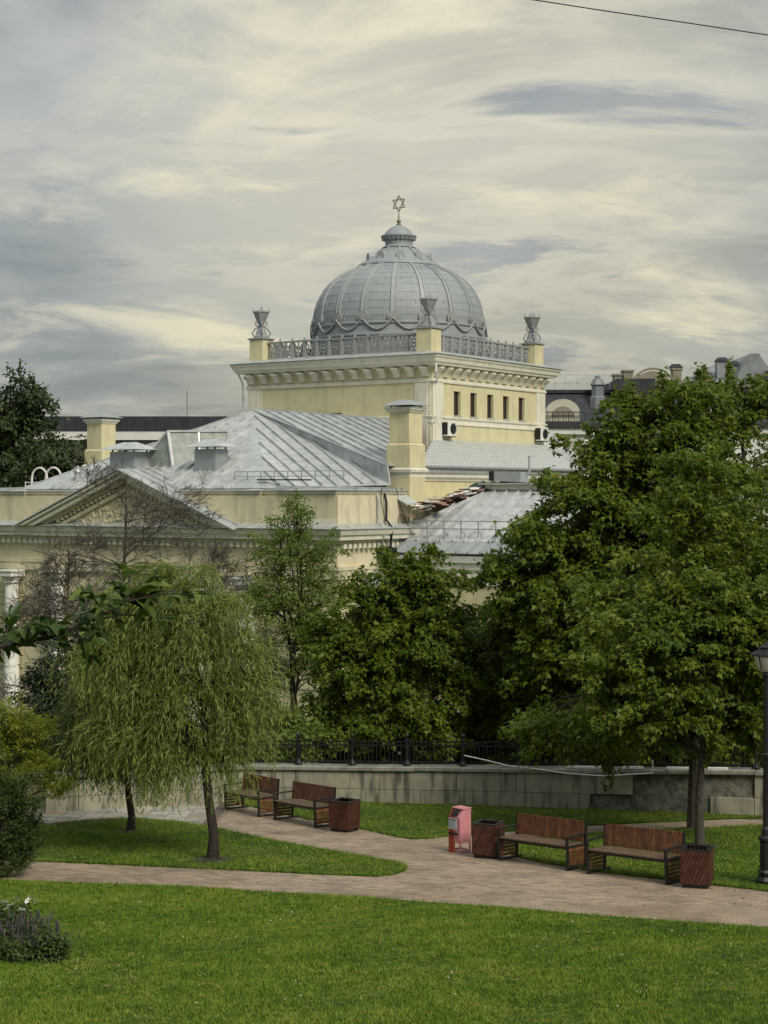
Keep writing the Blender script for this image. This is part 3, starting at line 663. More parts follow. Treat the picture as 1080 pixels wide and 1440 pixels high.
for j in range(8):                                           # banded courses on the right hand wing and its return
    z0 = -4.1 - j*.62
    fin(B_().box(-.1, 4.96, -15.90, -15.84, z0, z0 + .55), 'stone_course', 'yellow', None, .015)
    fin(B_().box(4.96, 5.02, -15.90, -11.8, z0, z0 + .55), 'stone_course', 'yellow', None, .015)
    if j > 0: fin(B_().box(-19, -14.2, -15.90, -15.84, z0, z0 + .55), 'stone_course', 'yellow', None, .015)
fin(B_().box(0, 4.97, -15.88, -15.84, -2.98, -2.24), 'frieze_panel', 'yellow', None, .01)
# parapet with broken front
PATHP = [(-19, -6), (-19, -15.5), (-15.4, -15.5), (-15.4, -15.72), (-14.3, -15.72), (-14.3, -15.5), (-.4, -15.5), (-.4, -15.72), (.55, -15.72), (.55, -15.5), (2.0, -15.5), (2.0, -15.75), (4.75, -15.75), (4.75, -9)]
par = fin(B_().sweep(PATHP, [(-.3, -1.3), (.10, -1.3), (.10, -.95), (.0, -.9), (.0, .02), (.06, .06), (.06, .14), (.16, .2), (.18, .3), (-.3, .3)]), 'parapet', 'cream')
for x0, x1, y in ((.7, 1.9, -15.5), (2.5, 4.3, -15.75), (-.2, .35, -15.72), (-18.4, -15.7, -15.5), (-15.2, -14.5, -15.72)):
    fin(B_().box(x0, x1, y - .02, y, -.72, -.12), 'parapet_panel', 'yellow', par, .01)
    f = B_(); f.box(x0 - .1, x1 + .1, y - .06, y, -.12, -.03); f.box(x0 - .1, x1 + .1, y - .06, y, -.81, -.72); f.box(x0 - .1, x0, y - .06, y, -.72, -.12); f.box(x1, x1 + .1, y - .06, y, -.72, -.12); fin(f, 'panel_moulding', 'cream', par, .015)
fin(B_().box(4.75, 4.79, -15.1, -12.2, -.72, -.12), 'parapet_panel', 'yellow', par, .012)
fin(B_().sweep(PATHP, [(-.5, .31), (.24, .302), (.25, .335), (-.5, .42)]), 'parapet_flashing', 'metal', par)
# pediment
PA, PL, PR_ = (-7.1, 1.30), (-13.95, -1.42), (-.25, -1.42); PB = -16.1
ped = B_(); ped.hexa([(PL[0] + .9, PB + .12, -1.36), (PR_[0] - .9, PB + .12, -1.36), (PA[0], PB + .12, .95)], [(PL[0] + .9, -15.0, -1.36), (PR_[0] - .9, -15.0, -1.36), (PA[0], -15.0, .95)])
ped = fin(ped, 'pediment', 'stucco')
def rake(e, t0, t1, y0, y1, name, m):
    d = Vector((PA[0] - e[0], PA[1] - e[1])); L_ = d.length; d.normalize(); nn = Vector((d.y, -d.x))
    if nn.y > 0: nn = -nn
    k = d.x/ -nn.x if False else 0
    P0 = Vector(e); P1 = Vector(PA)
    def at_(P, t, apex):
        q = P + nn*t
        if apex: q = q + d*((PA[0] - q.x)/d.x)
        else: q = q + d*((-1.36 - q.y)/d.y) if q.y < -1.36 else q
        return q
    A0, A1, B0, B1 = at_(P0, t0, 0), at_(P1, t0, 1), at_(P0, t1, 0), at_(P1, t1, 1)
    fin(B_().hexa([(q.x, y0, q.y) for q in (A0, A1, B1, B0)], [(q.x, y1, q.y) for q in (A0, A1, B1, B0)]), name, m, ped, .012)
for e in (PL, PR_):
    rake(e, .0, .14, PB - .62, -15.3, 'raking_cornice', 'cream'); rake(e, .145, .36, PB - .50, -15.3, 'raking_cornice', 'cream'); rake(e, .365, .52, PB - .22, -15.3, 'raking_moulding', 'stucco')
    dn = B_(); d = Vector((PA[0] - e[0], PA[1] - e[1])); L_ = d.length; d.normalize(); nn = Vector((d.y, -d.x)); nn = -nn if nn.y > 0 else nn
    for i in range(5, int(L_/.3) - 2):
        q = Vector(e) + d*(i*.3) + nn*.60
        if q.y > -1.15: dn.box(q.x - .08, q.x + .08, PB - .14, PB + .13, q.y - .1, q.y + .08)
    tag(dn.build('dentils', M['stucco'], ped), kind='stuff')
    rake(e, .74, .92, PB - .06, PB + .13, 'tympanum_frame', 'stucco')
rl = B_()
for i in range(70):                                         # worn scroll relief in the tympanum
    x = rnd.gauss(0, 1.6); zmx = .3 - abs(x)*.41
    if zmx < -1.0: continue
    z = rnd.uniform(-1.15, zmx); a = rnd.uniform(0, 6); r = rnd.uniform(.1, .28)
    pts = [(PA[0] + x + r*(1 - i_*.1)*math.cos(a + i_*.6), PB + .10, z + r*(1 - i_*.1)*math.sin(a + i_*.6)) for i_ in range(7)]
    rl.tube(pts, [.07, .07, .06, .05, .05, .04, .03], 5)
tag(rl.build('relief', M['stucco'], ped), kind='stuff')
roof = B_().box(-18.6, 4.5, -15.2, -8, -.4, .2); roof = fin(roof, 'roof', 'metal_d')
RS = lambda poly, seam, wd_, m='metal', **k: roof_sheets(poly, seam, wd_, M[m], roof, ZO, **k)
for e in (PL, PR_):
    x = e[0] + (.12 if e is PR_ else -.12)
    RS([(PA[0], -16.8, 1.36), (PA[0], -13.2, 1.36), (x, -15.0, -1.40), (x, -16.8, -1.40)], (x - PA[0], 0, -2.76), .75)
Ap = (-6.95, -6.65, 4.53)
H1, H2, H1l, H2l = (-.75, -15.4, .44), (.75, -15.4, .44), (-13.2, -15.4, .44), (-14.7, -15.4, .44)
RS([Ap, H1l, H1], (0, -1, -.46), .55)
RS([Ap, H1, H2], (7, -8.7, -4), 3.0); RS([Ap, H1l, H2l], (-7, -8.7, -4), 3.0)
RS([Ap, H2l, (-18.25, -10.8, .60)], (-10, -6, -4), .62)
RS([H2l, (-18.9, -15.75, .36), (-18.9, -11.5, .36), (-18.25, -10.8, .60)], (-1, 0, -.05), .7)
Sl = (4.35, -10.8, .62); Sh = (4.2, -10.8, 1.50)
RS([Ap, H2, Sl], (10, -6, -4), .62)
RS([H2, (5.0, -15.75, .36), (5.0, -11.5, .36), Sl], (1, .0, -.05), .7)
RS([Ap, Sh, Sl], (0, 0, 1), .62, name='step_flashing')
RS([Ap, Sh, (-1.6, .72, 4.05)], (1, -.55, -.27), .6); RS([Ap, (-1.6, .72, 4.05), (-6.95, .72, 4.53)], (1, 0, -.1), .6); RS([Sh, (4.3, -8.4, 1.48), (-1.6, .72, 4.05)], (-5.8, 11.4, 2.5), .6)
RS([Ap, (-18.25, -10.8, .6), (-18.25, .72, .6), (-6.95, .72, 4.5)], (-1, 0, -.3), .9)
fin(B_().tube([Ap, (-6.95, .6, 4.56)], .07, 6), 'ridge_cap', 'metal_d', roof); fin(B_().bar(Ap, Sh, .22, .05), 'ridge_cap', 'metal_d', roof)
fin(B_().bar((-12.9, .62, 4.62), (-6.6, .62, 4.62), .14, .10), 'wall_flashing', 'dark', roof)
# scale-clad lean-to below the tower's windows
sh = B_(); P0, P1, P2, P3 = Vector((4.45, -8.6, 1.50)), Vector((4.45, 7.6, 1.56)), Vector((-.68, 13.3, 3.15)), Vector((-.68, .72, 3.1))
rows = 16
for j in range(rows):
    f0, f1 = j/rows, min(1.0, (j + 1.25)/rows); a0_, b0_ = P0.lerp(P3, f0), P1.lerp(P2, f0); a1_, b1_ = P0.lerp(P3, f1), P1.lerp(P2, f1)
    n = 44
    for i in range(n):
        u0, u1 = (i + (j % 2)*.5)/n, min(1, (i + 1 + (j % 2)*.5)/n)
        if u0 >= 1: continue
        um_ = (u0 + u1)/2; z_ = Vector((0, 0, .026 + rnd.uniform(-.004, .005))); zt_ = Vector((0, 0, .012))
        lowc = a0_.lerp(b0_, um_)
        q = [a1_.lerp(b1_, u0) + zt_, a0_.lerp(a1_, .35).lerp(b0_.lerp(b1_, .35), u0) + z_, lowc + z_, a0_.lerp(a1_, .35).lerp(b0_.lerp(b1_, .35), u1) + z_, a1_.lerp(b1_, u1) + zt_]
        sh.hexa([v - Vector((0, 0, .02)) for v in q], q)
tag(sh.build('scale_cladding', M['shingle'], roof), kind='stuff')
fin(B_().add([P0, P1, P2, P3, P0 + Vector((0, 0, -.3)), P1 + Vector((0, 0, -.3)), P2 + Vector((0, 0, -.3)), P3 + Vector((0, 0, -.3))], [(0, 1, 2, 3), (7, 6, 5, 4), (0, 4, 5, 1), (1, 5, 6, 2), (2, 6, 7, 3), (3, 7, 4, 0)]), 'lean_to_roof', 'metal_d', roof)
fin(B_().box(-2, 4.1, -9.8, 7.4, -4, 1.15), 'side_wall', 'yellow')
fin(B_().sweep([(4.1, -8.6), (4.1, 7.4), (-.5, 13)], [(-.01, .82), (.06, .82), (.08, .95), (.22, 1.0), (.26, 1.2), (.32, 1.26), (.34, 1.4), (-.01, 1.42)]), 'cornice', 'white')
fin(B_().sweep([(4.1, -8.6), (4.1, 7.4)], [(.30, 1.44), (.46, 1.43), (.48, 1.50), (.3, 1.52)]), 'gutter', 'metal_d', roof)
fin(B_().lathe([(3.7, 1.3), (3.66, 1.9), (3.4, 2.8), (2.9, 3.5), (2.1, 4.1), (1.0, 4.5), (.05, 4.62)], 32, (-3.5, 14.5, 0)), 'apse_roof', 'metal', None, 0, True)
fin(B_().tube([(-.7 + .02*i, 13.3, 3.2 + .0*i) for i in range(2)], .05, 5), 'flashing_roll', 'metal', roof)
# chimneys
def chimney(x, y, zb, zo=0):
    t_ = B_()
    t_.box(x - .56, x + .56, y - .56, y + .56, 2.55 + zo, 4.15 + zo)
    c = fin(t_, 'chimney', 'yellow', None, .02)
    fin(B_().hexa([(x - .66, y - .66, 2.42 + zo), (x + .66, y - .66, 2.42 + zo), (x + .66, y + .66, 2.42 + zo), (x - .66, y + .66, 2.42 + zo)], [(x - .56, y - .56, 2.55 + zo), (x + .56, y - .56, 2.55 + zo), (x + .56, y + .56, 2.55 + zo), (x - .56, y + .56, 2.55 + zo)]), 'chimney_base', 'yellow', c)
    fin(B_().box(x - .66, x + .66, y - .66, y + .66, zb + .45, 2.418 + zo), 'chimney_base', 'yellow', c, .02)
    fin(B_().sweep([(x - .66, y - .66), (x + .66, y - .66), (x + .66, y + .66), (x - .66, y + .66)], [(-.1, zb), (.0, zb), (.0, zb + .18), (.1, zb + .24), (.12, zb + .36), (.0, zb + .449), (-.1, zb + .449)], True), 'chimney_moulding', 'cream', c)
    fin(B_().sweep([(x - .56, y - .56), (x + .56, y - .56), (x + .56, y + .56), (x - .56, y + .56)], [(-.1, 3.95 + zo), (.04, 3.95 + zo), (.06, 4.02 + zo), (.14, 4.08 + zo), (.16, 4.2 + zo), (-.1, 4.2 + zo)], True), 'chimney_moulding', 'cream', c)
    fin(B_().hexa([(x - .86, y - .86, 4.28 + zo), (x + .86, y - .86, 4.28 + zo), (x + .86, y + .86, 4.28 + zo), (x - .86, y + .86, 4.28 + zo)], [(x - .2, y - .2, 4.56 + zo), (x + .2, y - .2, 4.56 + zo), (x + .2, y + .2, 4.56 + zo), (x - .2, y + .2, 4.56 + zo)]), 'chimney_cap', 'metal_d', c)
    for sx in (-.5, .5):
        for sy in (-.5, .5): fin(B_().box(x + sx - .03, x + sx + .03, y + sy - .03, y + sy + .03, 4.2 + zo, 4.28 + zo), 'cap_leg', 'dark', c)
    return c
c = chimney(4.4, -9.6, .95); chimney(-17.9, -6.4, 1.4, .15)
fin(B_().box(3.74, 5.06, -10.26, -8.94, -2.2, .948), 'chimney_plinth', 'yellow', c, .015)
def vent(x, y, z0, z1, wd_, dp):
    v = fin(B_().box(x - wd_, x + wd_, y - dp, y + dp, z0, z1), 'roof_vent', 'metal_d', None, .01)
    for sx in (-1, 1):
        for sy in (-1, 1): fin(B_().box(x + sx*wd_*.85 - .03, x + sx*wd_*.85 + .03, y + sy*dp*.85 - .03, y + sy*dp*.85 + .03, z1, z1 + .12), 'cap_leg', 'dark', v)
    W, D_ = wd_*1.62, dp*1.7
    fin(B_().hexa([(x - W, y - D_, z1 + .1), (x + W, y - D_, z1 + .1), (x + W, y + D_, z1 + .1), (x - W, y + D_, z1 + .1)], [(x - W*.3, y - .05, z1 + .48), (x + W*.3, y - .05, z1 + .48), (x + W*.3, y + .05, z1 + .48), (x - W*.3, y + .05, z1 + .48)]), 'vent_cap', 'metal', v)
vent(-4.35, -13.2, .8, 2.32, .66, .46); vent(-9.2, -13.6, .8, 2.25, .82, .55)
# gabled rooflight
gl = B_(); g0, g1, g2 = Vector((-9.3, -13.2, 1.30)), Vector((-6.75, -13.2, 1.42)), Vector((-7.25, -13.0, 3.25)); g3, g4 = Vector((-5.2, -11.0, 1.9)), Vector((-5.4, -10.6, 3.3))
rlg = fin(gl.bar(g0, g2, .1, .1).bar(g1, g2, .16, .12).bar(g0, g1, .1, .1).bar(g2, g4, .12, .1).bar(g3, g4, .1, .1).bar(g1, g3, .1, .1).bar(g1.lerp(g3, .5), g2.lerp(g4, .5), .08, .08), 'rooflight', 'metal')
for q in ([g0, g1, g2], [g1, g1.lerp(g3, .5), g2.lerp(g4, .5), g2], [g1.lerp(g3, .5), g3, g4, g2.lerp(g4, .5)]):
    k = len(q); fin(B_().hexa([v + Vector((0, .03, 0)) for v in q], [v + Vector((0, .05, 0)) for v in q]), 'pane', 'sky_pane', rlg)
fin(B_().hexa([g0, g2, g0 + Vector((.6, 3.2, .9)), g0 + Vector((.4, 2.4, .2))], [v + Vector((-.04, 0, .04)) for v in (g0, g2, g0 + Vector((.6, 3.2, .9)), g0 + Vector((.4, 2.4, .2)))]), 'cheek', 'metal', rlg)
fin(B_().lathe([(.16, .4), (.16, 1.25), (.24, 1.26), (.22, 1.38), (.04, 1.6)], 10, (-11.95, -14.4, 0)), 'vent_pipe', 'metal', None, 0, True)
arc_ = lambda x, y, r, z: [(x - r*math.cos(t), y, z + (r*math.sin(t))) for t in [PI*i/12 for i in range(13)]]
ld = B_()
for x in (-16.0, -15.0):
    pts = [(x - .55, -13, .4)] + arc_(x, -13, .55, 1.0) + [(x + .55, -13, .4)]; ld.tube(pts, .05, 6)
for z in (.55, .8): ld.bar((-17, -13.02, z), (-14.4, -13.02, z), .04)
for x in (-17, -16.2, -15.4): ld.bar((x, -13.02, .35), (x, -13.02, .85), .035)
fin(ld, 'ladder_hoops', 'white')
fin(B_().lathe([(.5, .8), (.5, 1.1), (.4, 1.35), (.2, 1.5), (0, 1.55)], 14, (-14.3, -12.0, 0)), 'vent_dome', 'metal', None, 0, True)
sg_ = B_()                                                   # snow guards on the main roof
for p, q, hh in (((-1.8, -14.6, .75), (4.4, -14.6, .75), .45), ):
    n = 8; P = [Vector(p).lerp(Vector(q), i/n) for i in range(n + 1)]
    for v in P: sg_.bar(v, v + Vector((0, 0, hh)), .035)
    sg_.bar(P[0] + Vector((0, 0, hh)), P[-1] + Vector((0, 0, hh)), .03); sg_.bar(P[0] + Vector((0, 0, hh/2)), P[-1] + Vector((0, 0, hh/2)), .03)
fin(sg_, 'snow_guard', 'metal_d', roof)
fin(B_().bar((-.2, -14.9, .82), (2.8, -14.9, .80), .14, .06), 'roof_bar', 'dark', roof)
# columns and windows of the porch
for x in (-14.6, -11.5, -2.7, .3):
    c = fin(B_().lathe([(.52, -11.2), (.52, -10.95), (.44, -10.85), (.38, -10.7), (.375, -8), (.33, -4.25), (.40, -4.2), (.36, -4.12), (.50, -3.9)], 20, (x, -16.3, 0)), 'column', 'white', None, 0, True)
    fin(B_().box(x - .55, x + .55, -16.85, -15.9, -3.898, -3.66), 'capital', 'white', c, .03); fin(B_().box(x - .6, x + .6, -16.9, -15.7, -3.655, -3.56), 'abacus', 'white', c, .01)
for x in (-17, -9.5, -7.0, -4.6):
    f = fin(B_().box(x - .9, x + .9, -15.98, -15.84, -9.4, -5.0), 'window', 'cream', None, .01)
    for sx in (-1, 1): fin(B_().box(x + sx*.38 - .33, x + sx*.38 + .33, -16.0, -15.98, -9.1, -5.3), 'pane', 'pane', f)
# right hand annex -----------------------------------------------------
fin(B_().box(5.35, 18, -11.75, 0, -11.25, -2.5), 'annex_wall', 'yellow')
fin(B_().sweep([(5.35, -2), (5.35, -11.75), (18, -11.75)], [(-.01, -3.85), (.08, -3.85), (.1, -3.55), (.16, -3.52), (.16, -3.2), (.22, -3.17), (.24, -2.9), (.34, -2.86), (.38, -2.56), (-.01, -2.54)]), 'annex_cornice', 'white')
ar = fin(B_().hexa([(5.1, -12.05, -2.54), (18, -12.05, -2.54), (18, 0, -2.54), (5.1, 0, -2.54)], [(6.8, -5.8, .2), (18, -5.8, .2), (18, -2.2, .2), (6.8, -2.2, .2)]), 'annex_roof', 'metal_d')
AS = lambda poly, seam, wd_, m='metal', **k: roof_sheets(poly, seam, wd_, M[m], ar, ZO, **k)
AS([(5.0, -12.2, -2.45), (18, -12.2, -2.45), (18, -11.1, -1.98), (5.32, -11.1, -1.98)], (0, 1, .44), .62, 'metal_d')
AS([(5.3, -11.1, -1.97), (18, -11.1, -1.97), (18, -6, .34), (6.6, -6, .34)], (0, 1, .45), .62)
AS([(4.9, -12.2, -2.45), (6.6, -6, .34), (4.4, -11.6, -1.75)], (0, 1, .3), .6, 'metal')
AS([(6.6, -6, .36), (6.6, -2, .36), (4.4, -2, -.5), (4.4, -11.4, -1.72)], (1, 0, .4), .6)
fin(B_().box(6.55, 18, -6.05, -2, .36, .62), 'ridge_platform', 'cream', ar, .02); fin(B_().box(6.35, 18, -6.3, -1.9, .623, .70), 'platform_flashing', 'metal', ar)
rl_ = B_()
for i in range(14):
    x = 5.5 + i*.9; rl_.bar((x, -10.9, -1.86), (x, -10.9, -1.05), .04); rl_.bar((x, -10.9, -1.5), (x, -10.4, -1.72), .03)
for z in (-1.05, -1.4): rl_.bar((5.5, -10.9, z), (17.6, -10.9, z), .04)
fin(rl_, 'snow_guard', 'metal_d', ar)
fin(B_().hexa([(4.97, -12.1, -2.85), (6.0, -12.1, -2.85), (6.0, -14.4, -3.95), (4.97, -14.4, -3.95)], [(4.97, -12.1, -2.75), (6.0, -12.1, -2.75), (6.0, -14.4, -3.85), (4.97, -14.4, -3.85)]), 'porch_roof', 'metal_d', None)
fin(B_().box(4.99, 5.6, -12.9, -12.1, -2.6, -2.25), 'drain_hopper', 'dark', None, .02)
for y in (-12.9, -12.3): fin(B_().tube([(5.02, y, .2), (5.12, y, -.2), (5.12, y, -1.0), (5.5, y - .1, -1.35), (5.3, y, -2.6)], .055, 7), 'downpipe', 'metal' if y < -12.5 else 'dark', None, 0, True)
cb = B_()
for i in range(7):
    x = rnd.uniform(4.4, 5.2); y = rnd.uniform(-12.6, -10.5)
    cb.tube([(x, y, .45), (x + rnd.uniform(-.3, .3), y + rnd.uniform(0, .6), .38 - rnd.random()*.8), (x + rnd.uniform(.1, .8), y + rnd.uniform(0, .6), -.9 - rnd.random()*.9)], .018, 4)
fin(cb, 'cable', 'dark')
fin(B_().hexa([(4.7, -11.2, .1), (5.5, -11.2, -.35), (5.5, -10.3, -.25), (4.7, -10.3, .2)], [(4.7, -11.2, .15), (5.5, -11.2, -.3), (5.5, -10.3, -.2), (4.7, -10.3, .25)]), 'flap', 'metal')

# loose things on the roofs (placed in world space)
TA = Matrix.Translation((2.74, 90, 7)) @ Matrix.Rotation(-A34, 4, 'Z')
def bworld(a, b_, z): return TA @ Vector((a, b_, z))
def ac(b_, z, label):
    t_ = thing('air_conditioner', label, 'air conditioner', bworld(-.7, b_, z), -A34, 'air conditioners on the tower wall')
    o = MB().box(.10, .46, -.46, .46, .06, .86).build('casing', M['plastic'], t_); bevel(o, .02)
    MB().box(.09, .44, -.478, -.463, .14, .80).build('side_grille', M['dark'], t_)
    f = MB(); 
    c = Vector((.47, .08, .46))
    for r in (.30, .2, .1): f.tube([(c.x, c.y + r*math.cos(x), c.z + r*math.sin(x)) for x in [2*PI*i/16 for i in range(17)]], .012, 4)
    f.build('fan_guard', M['dark'], t_)
    lo = [(.461, c.y + .27*math.cos(x), c.z + .27*math.sin(x)) for x in [2*PI*i/16 for i in range(16)]]; MB().hexa(lo, [(v[0] + .004, v[1], v[2]) for v in lo]).build('fan_opening', M['dark'], t_)
    for y in (-.3, .3): MB().bar((-.02, y, .03), (.46, y, .03), .04).build('wall_bracket', M['dark'], t_)
ac(2.05, 3.25, 'air conditioner on the tower wall beside the white drainpipe'); ac(12.35, 3.28, 'air conditioner at the tower wall\'s right hand corner pilaster')
d_ = thing('ventilation_duct', 'square dark roof duct lying on the edge of the annex roof platform', 'duct', bworld(7.6, -5.4, .70), -A34); d_.scale = (.85, .85, .85)
MB().hexa([(-.75, -.55, .12), (.9, -.45, .05), (.9, .45, .05), (-.75, .55, .12)], [(-.75, -.55, .66), (.9, -.45, .62), (.9, .45, .62), (-.75, .55, .66)]).build('casing', M['metal_d'], d_)
MB().hexa([(-1.05, -.6, .12), (-.752, -.56, .12), (-.752, .56, .12), (-1.05, .6, .12)], [(-1.05, -.6, .68), (-.752, -.56, .66), (-.752, .56, .66), (-1.05, .6, .68)]).build('hood', M['dark'], d_)
MB().lathe([(.07, .6), (.07, 1.5), (.10, 1.5), (0, 1.56)], 8, (1.1, .2, 0)).build('pipe', M['metal_d'], d_)
MB().box(-.5, .6, -.4, .4, 0, .1).build('foot', M['dark'], d_)
def crumple(name, label, cat, cen, sx, sy, amp, m, tilt):
    n = 9; b = MB()
    for j in range(n):
        for i in range(n): u, v = i/(n - 1) - .5, j/(n - 1) - .5; b.v.append((u*sx*2 + rnd.uniform(-.06, .06), v*sy*2 + rnd.uniform(-.06, .06), max(.0, (1 - (2*u)**2)*(1 - (2*v)**2))*amp*rnd.uniform(.5, 1.2) + u*tilt[0] + v*tilt[1]))
    b.f = [(j*n + i, j*n + i + 1, (j + 1)*n + i + 1, (j + 1)*n + i) for j in range(n - 1) for i in range(n - 1)]
    o = b.build(name, m, None, False, cen); o.rotation_euler = (0, 0, -A34); so_ = o.modifiers.new('solid', 'SOLIDIFY'); so_.thickness = .03
    tag(o, label, cat)
crumple('tarpaulin', 'crumpled dark green tarpaulin over rubble at the foot of the chimney wall', 'tarpaulin', bworld(5.9, -5.3, .30), 1.0, .9, .5, M['tarp'], (.5, .3))
dbr = thing('rubble_heap', 'heap of rusty sheets and broken white plaster in the roof valley by the chimney', 'rubble', bworld(5.2, -8, -.75), -A34)
for i in range(44):
    t_ = rnd.random(); x = rnd.gauss(.15 + t_*.4, .35); y = -2.6 + t_*5.0 + rnd.gauss(0, .3); z = .0 + t_*.85 + (x)*.35 + rnd.uniform(0, .12); a = rnd.uniform(0, 3); l_, w_ = rnd.uniform(.2, .7), rnd.uniform(.1, .4)
    dx, dy = Vector((math.cos(a), math.sin(a), rnd.uniform(-.1, .3))), Vector((-math.sin(a), math.cos(a), rnd.uniform(-.2, .2)))
    c = Vector((x, y, z)); q = [c + dx*l_ + dy*w_, c - dx*l_ + dy*w_*.7, c - dx*l_*.8 - dy*w_, c + dx*l_*.9 - dy*w_*.8]
    MB().hexa(q, [v + Vector((0, 0, .04)) for v in q]).build('rusty_sheet' if rnd.random() < .55 else 'plaster_piece', M['rust'] if rnd.random() < .55 else M['white'], dbr)

# ------------------------------------------------------------------ buildings behind
bl = thing('flat_roofed_block', 'long grey block with flat black roof band behind the left chimney', 'building', (-22, 145, -4.2))
Bo = (22, -145, 4.2)
def far(name, m, par, x0, x1, y0, y1, z0, z1, off): return MB(off).box(x0, x1, y0, y1, z0, z1).build(name, M[m], par)
far('wall', 'bggrey', bl, -34, -13.5, 145, 165, -4.2, 11.9, Bo); far('roof_band', 'bgdark', bl, -34.2, -13.3, 144.6, 165, 12.7, 13.9, Bo); far('string_course', 'bgwhite', bl, -34.1, -13.4, 144.7, 165, 11.9, 12.69, Bo)
for i in range(16):
    x = -33.5 + i*1.27
    far('window', 'pane', bl, x, x + .95, 144.9, 145.1, 9.9, 11.6, Bo); 
    f = far('window', 'pane', bl, x, x + .95, 144.9, 145.1, 6.4, 8.4, Bo)
MB(Bo).bar((-17.3, 150, 13.9), (-17.3, 150, 16.4), .07).build('mast', M['bggrey'], bl); MB(Bo).bar((-30, 150, 13.9), (-30, 150, 15.4), .07).build('mast', M['bggrey'], bl)
# mansard house right of the tower
ma = thing('mansard_house', 'white house with a black mansard roof and arched dormer right of the tower', 'building', (17.5, 128, -4.2)); mo = (-17.5, -128, 4.2)
def rz(D, py): return 7 + (700 - py)/2400*D
far('wall', 'bgwhite', ma, 10.5, 34, 128, 142, -4.2, 11.9, mo); far('eaves_moulding', 'bgwhite', ma, 10.4, 34, 127.7, 128, 11.75, 12.25, mo)
far('gutter', 'bgdark', ma, 10.3, 34, 127.5, 142, 12.26, 12.55, mo)
rf = MB(mo).hexa([(10.4, 127.7, 12.56), (34, 127.7, 12.56), (34, 142, 12.56), (10.4, 142, 12.56)], [(11.2, 130.5, 15.0), (34, 130.5, 15.0), (34, 139, 15.0), (11.2, 139, 15.0)]).build('mansard_roof', M['bgdark'], ma)
MB(mo).box(11.0, 34, 130.3, 139.2, 15.0, 15.25).build('roof_edge', M['bgdark'], rf)
for x, nm in ((13.4, 0), (25.5, 0)):
    arcp = [(x - 1.3, 12.58)] + [(x - 1.3*math.cos(t), 13.3 + 1.1*math.sin(t)) for t in [PI*i/14 for i in range(15)]] + [(x + 1.3, 12.58)]
    d = MB(mo).hexa([(p, 127.9, q) for p, q in arcp], [(p, 130.4, q) for p, q in arcp]).build('dormer', M['bgcream'], ma)
    arc2 = [(x - .85*math.cos(t), 13.05 + .8*math.sin(t)) for t in [PI*i/10 for i in range(11)]]
    MB(mo).hexa([(p, 127.86, q) for p, q in arc2], [(p, 127.89, q) for p, q in arc2]).build('lunette', M['bgstone'], d)
    r = MB(mo)
    for i in range(9): r.bar((x - 1.6 + i*.4, 127.6, 12.56), (x - 1.6 + i*.4, 127.6, 13.4), .05)
    r.bar((x - 1.6, 127.6, 13.4), (x + 1.6, 127.6, 13.4), .07); r.build('balcony_rail', M['bgdark'], d)
for x in (15.3, 19.0, 22.5):
    f = far('window', 'bgwhite', ma, x - .95, x + .95, 127.85, 128.0, 8.6, 11.25, mo); far('pane', 'bggrey', f, x - .75, x + .75, 127.82, 127.85, 8.8, 11.0, mo)
r = MB(mo)
for i in range(8): r.bar((11.5 + i*.85, 132, 15.25), (11.5 + i*.85, 132, 16.5), .05)
for z in (15.85, 16.5): r.bar((11.5, 132, z), (17.5, 132, z), .05)
r.build('roof_railing', M['metal'], ma)
v = MB(mo).lathe([(.62, 12.6), (.62, 14.6), (.48, 14.7), (.48, 15.5), (.62, 15.55), (.36, 16.0), (.22, 16.05), (.22, 16.2), (0, 16.3)], 8, (16.2, 129.5, 0), PI/8).build('vent_turret', M['bgroof'], ma)
far('fire_wall', 'bgdark', ma, 17.6, 20.5, 129, 138, 12.6, 16.0, mo)
# stone house further off with arched parapet gable
sh_ = thing('parapet_house', 'distant sandstone house with arched parapet gable, stone posts and grey sheet roof', 'building', (32, 178, -4.2)); so2 = (-32, -178, 4.2)
far('wall', 'bgstone', sh_, 23.6, 62, 178, 196, -4.2, 18.5, so2); far('cornice', 'bgstone', sh_, 23.3, 62, 177.5, 178, 17.6, 18.1, so2); far('parapet', 'bgstone', sh_, 23.6, 62, 177.8, 178.6, 18.5, 18.9, so2)
ar_ = [(28.0 - 1.9*math.cos(t), 18.6 + 1.6*math.sin(t)) for t in [PI*i/14 for i in range(15)]]
MB(so2).hexa([(p, 177.6, q) for p, q in ar_], [(p, 178.8, q) for p, q in ar_]).build('arched_gable', M['bgstone'], sh_)
ar2 = [(28.0 - 2.1*math.cos(t), 18.7 + 1.75*math.sin(t)) for t in [PI*i/14 for i in range(15)]]
MB(so2).tube([(p, 177.6, q) for p, q in ar2], .13, 5).build('gable_moulding', M['bgstone'], sh_)
for x, h, wd_ in ((24.3, 19.7, .36), (25.4, 20.1, .5), (30.5, 20.3, .45), (33.6, 19.9, .4), (40.5, 20.1, .5)):
    far('parapet_post', 'bgstone', sh_, x - wd_, x + wd_, 177.5, 179, 18.5, h, so2); far('post_cap', 'bgstone', sh_, x - wd_ - .12, x + wd_ + .12, 177.4, 179.1, h, h + .18, so2)
for i in range(16): far('window', 'pane', sh_, 25 + i*2.2, 26.1 + i*2.2, 177.9, 178.1, 14.0, 16.6, so2)
rf = MB(so2).hexa([(31, 179, 18.8), (62, 179, 18.8), (62, 196, 18.8), (31, 196, 18.8)], [(36, 186, 21.5), (62, 186, 21.5), (62, 188, 21.5), (36, 188, 21.5)]).build('sheet_roof', M['bgroof'], sh_)
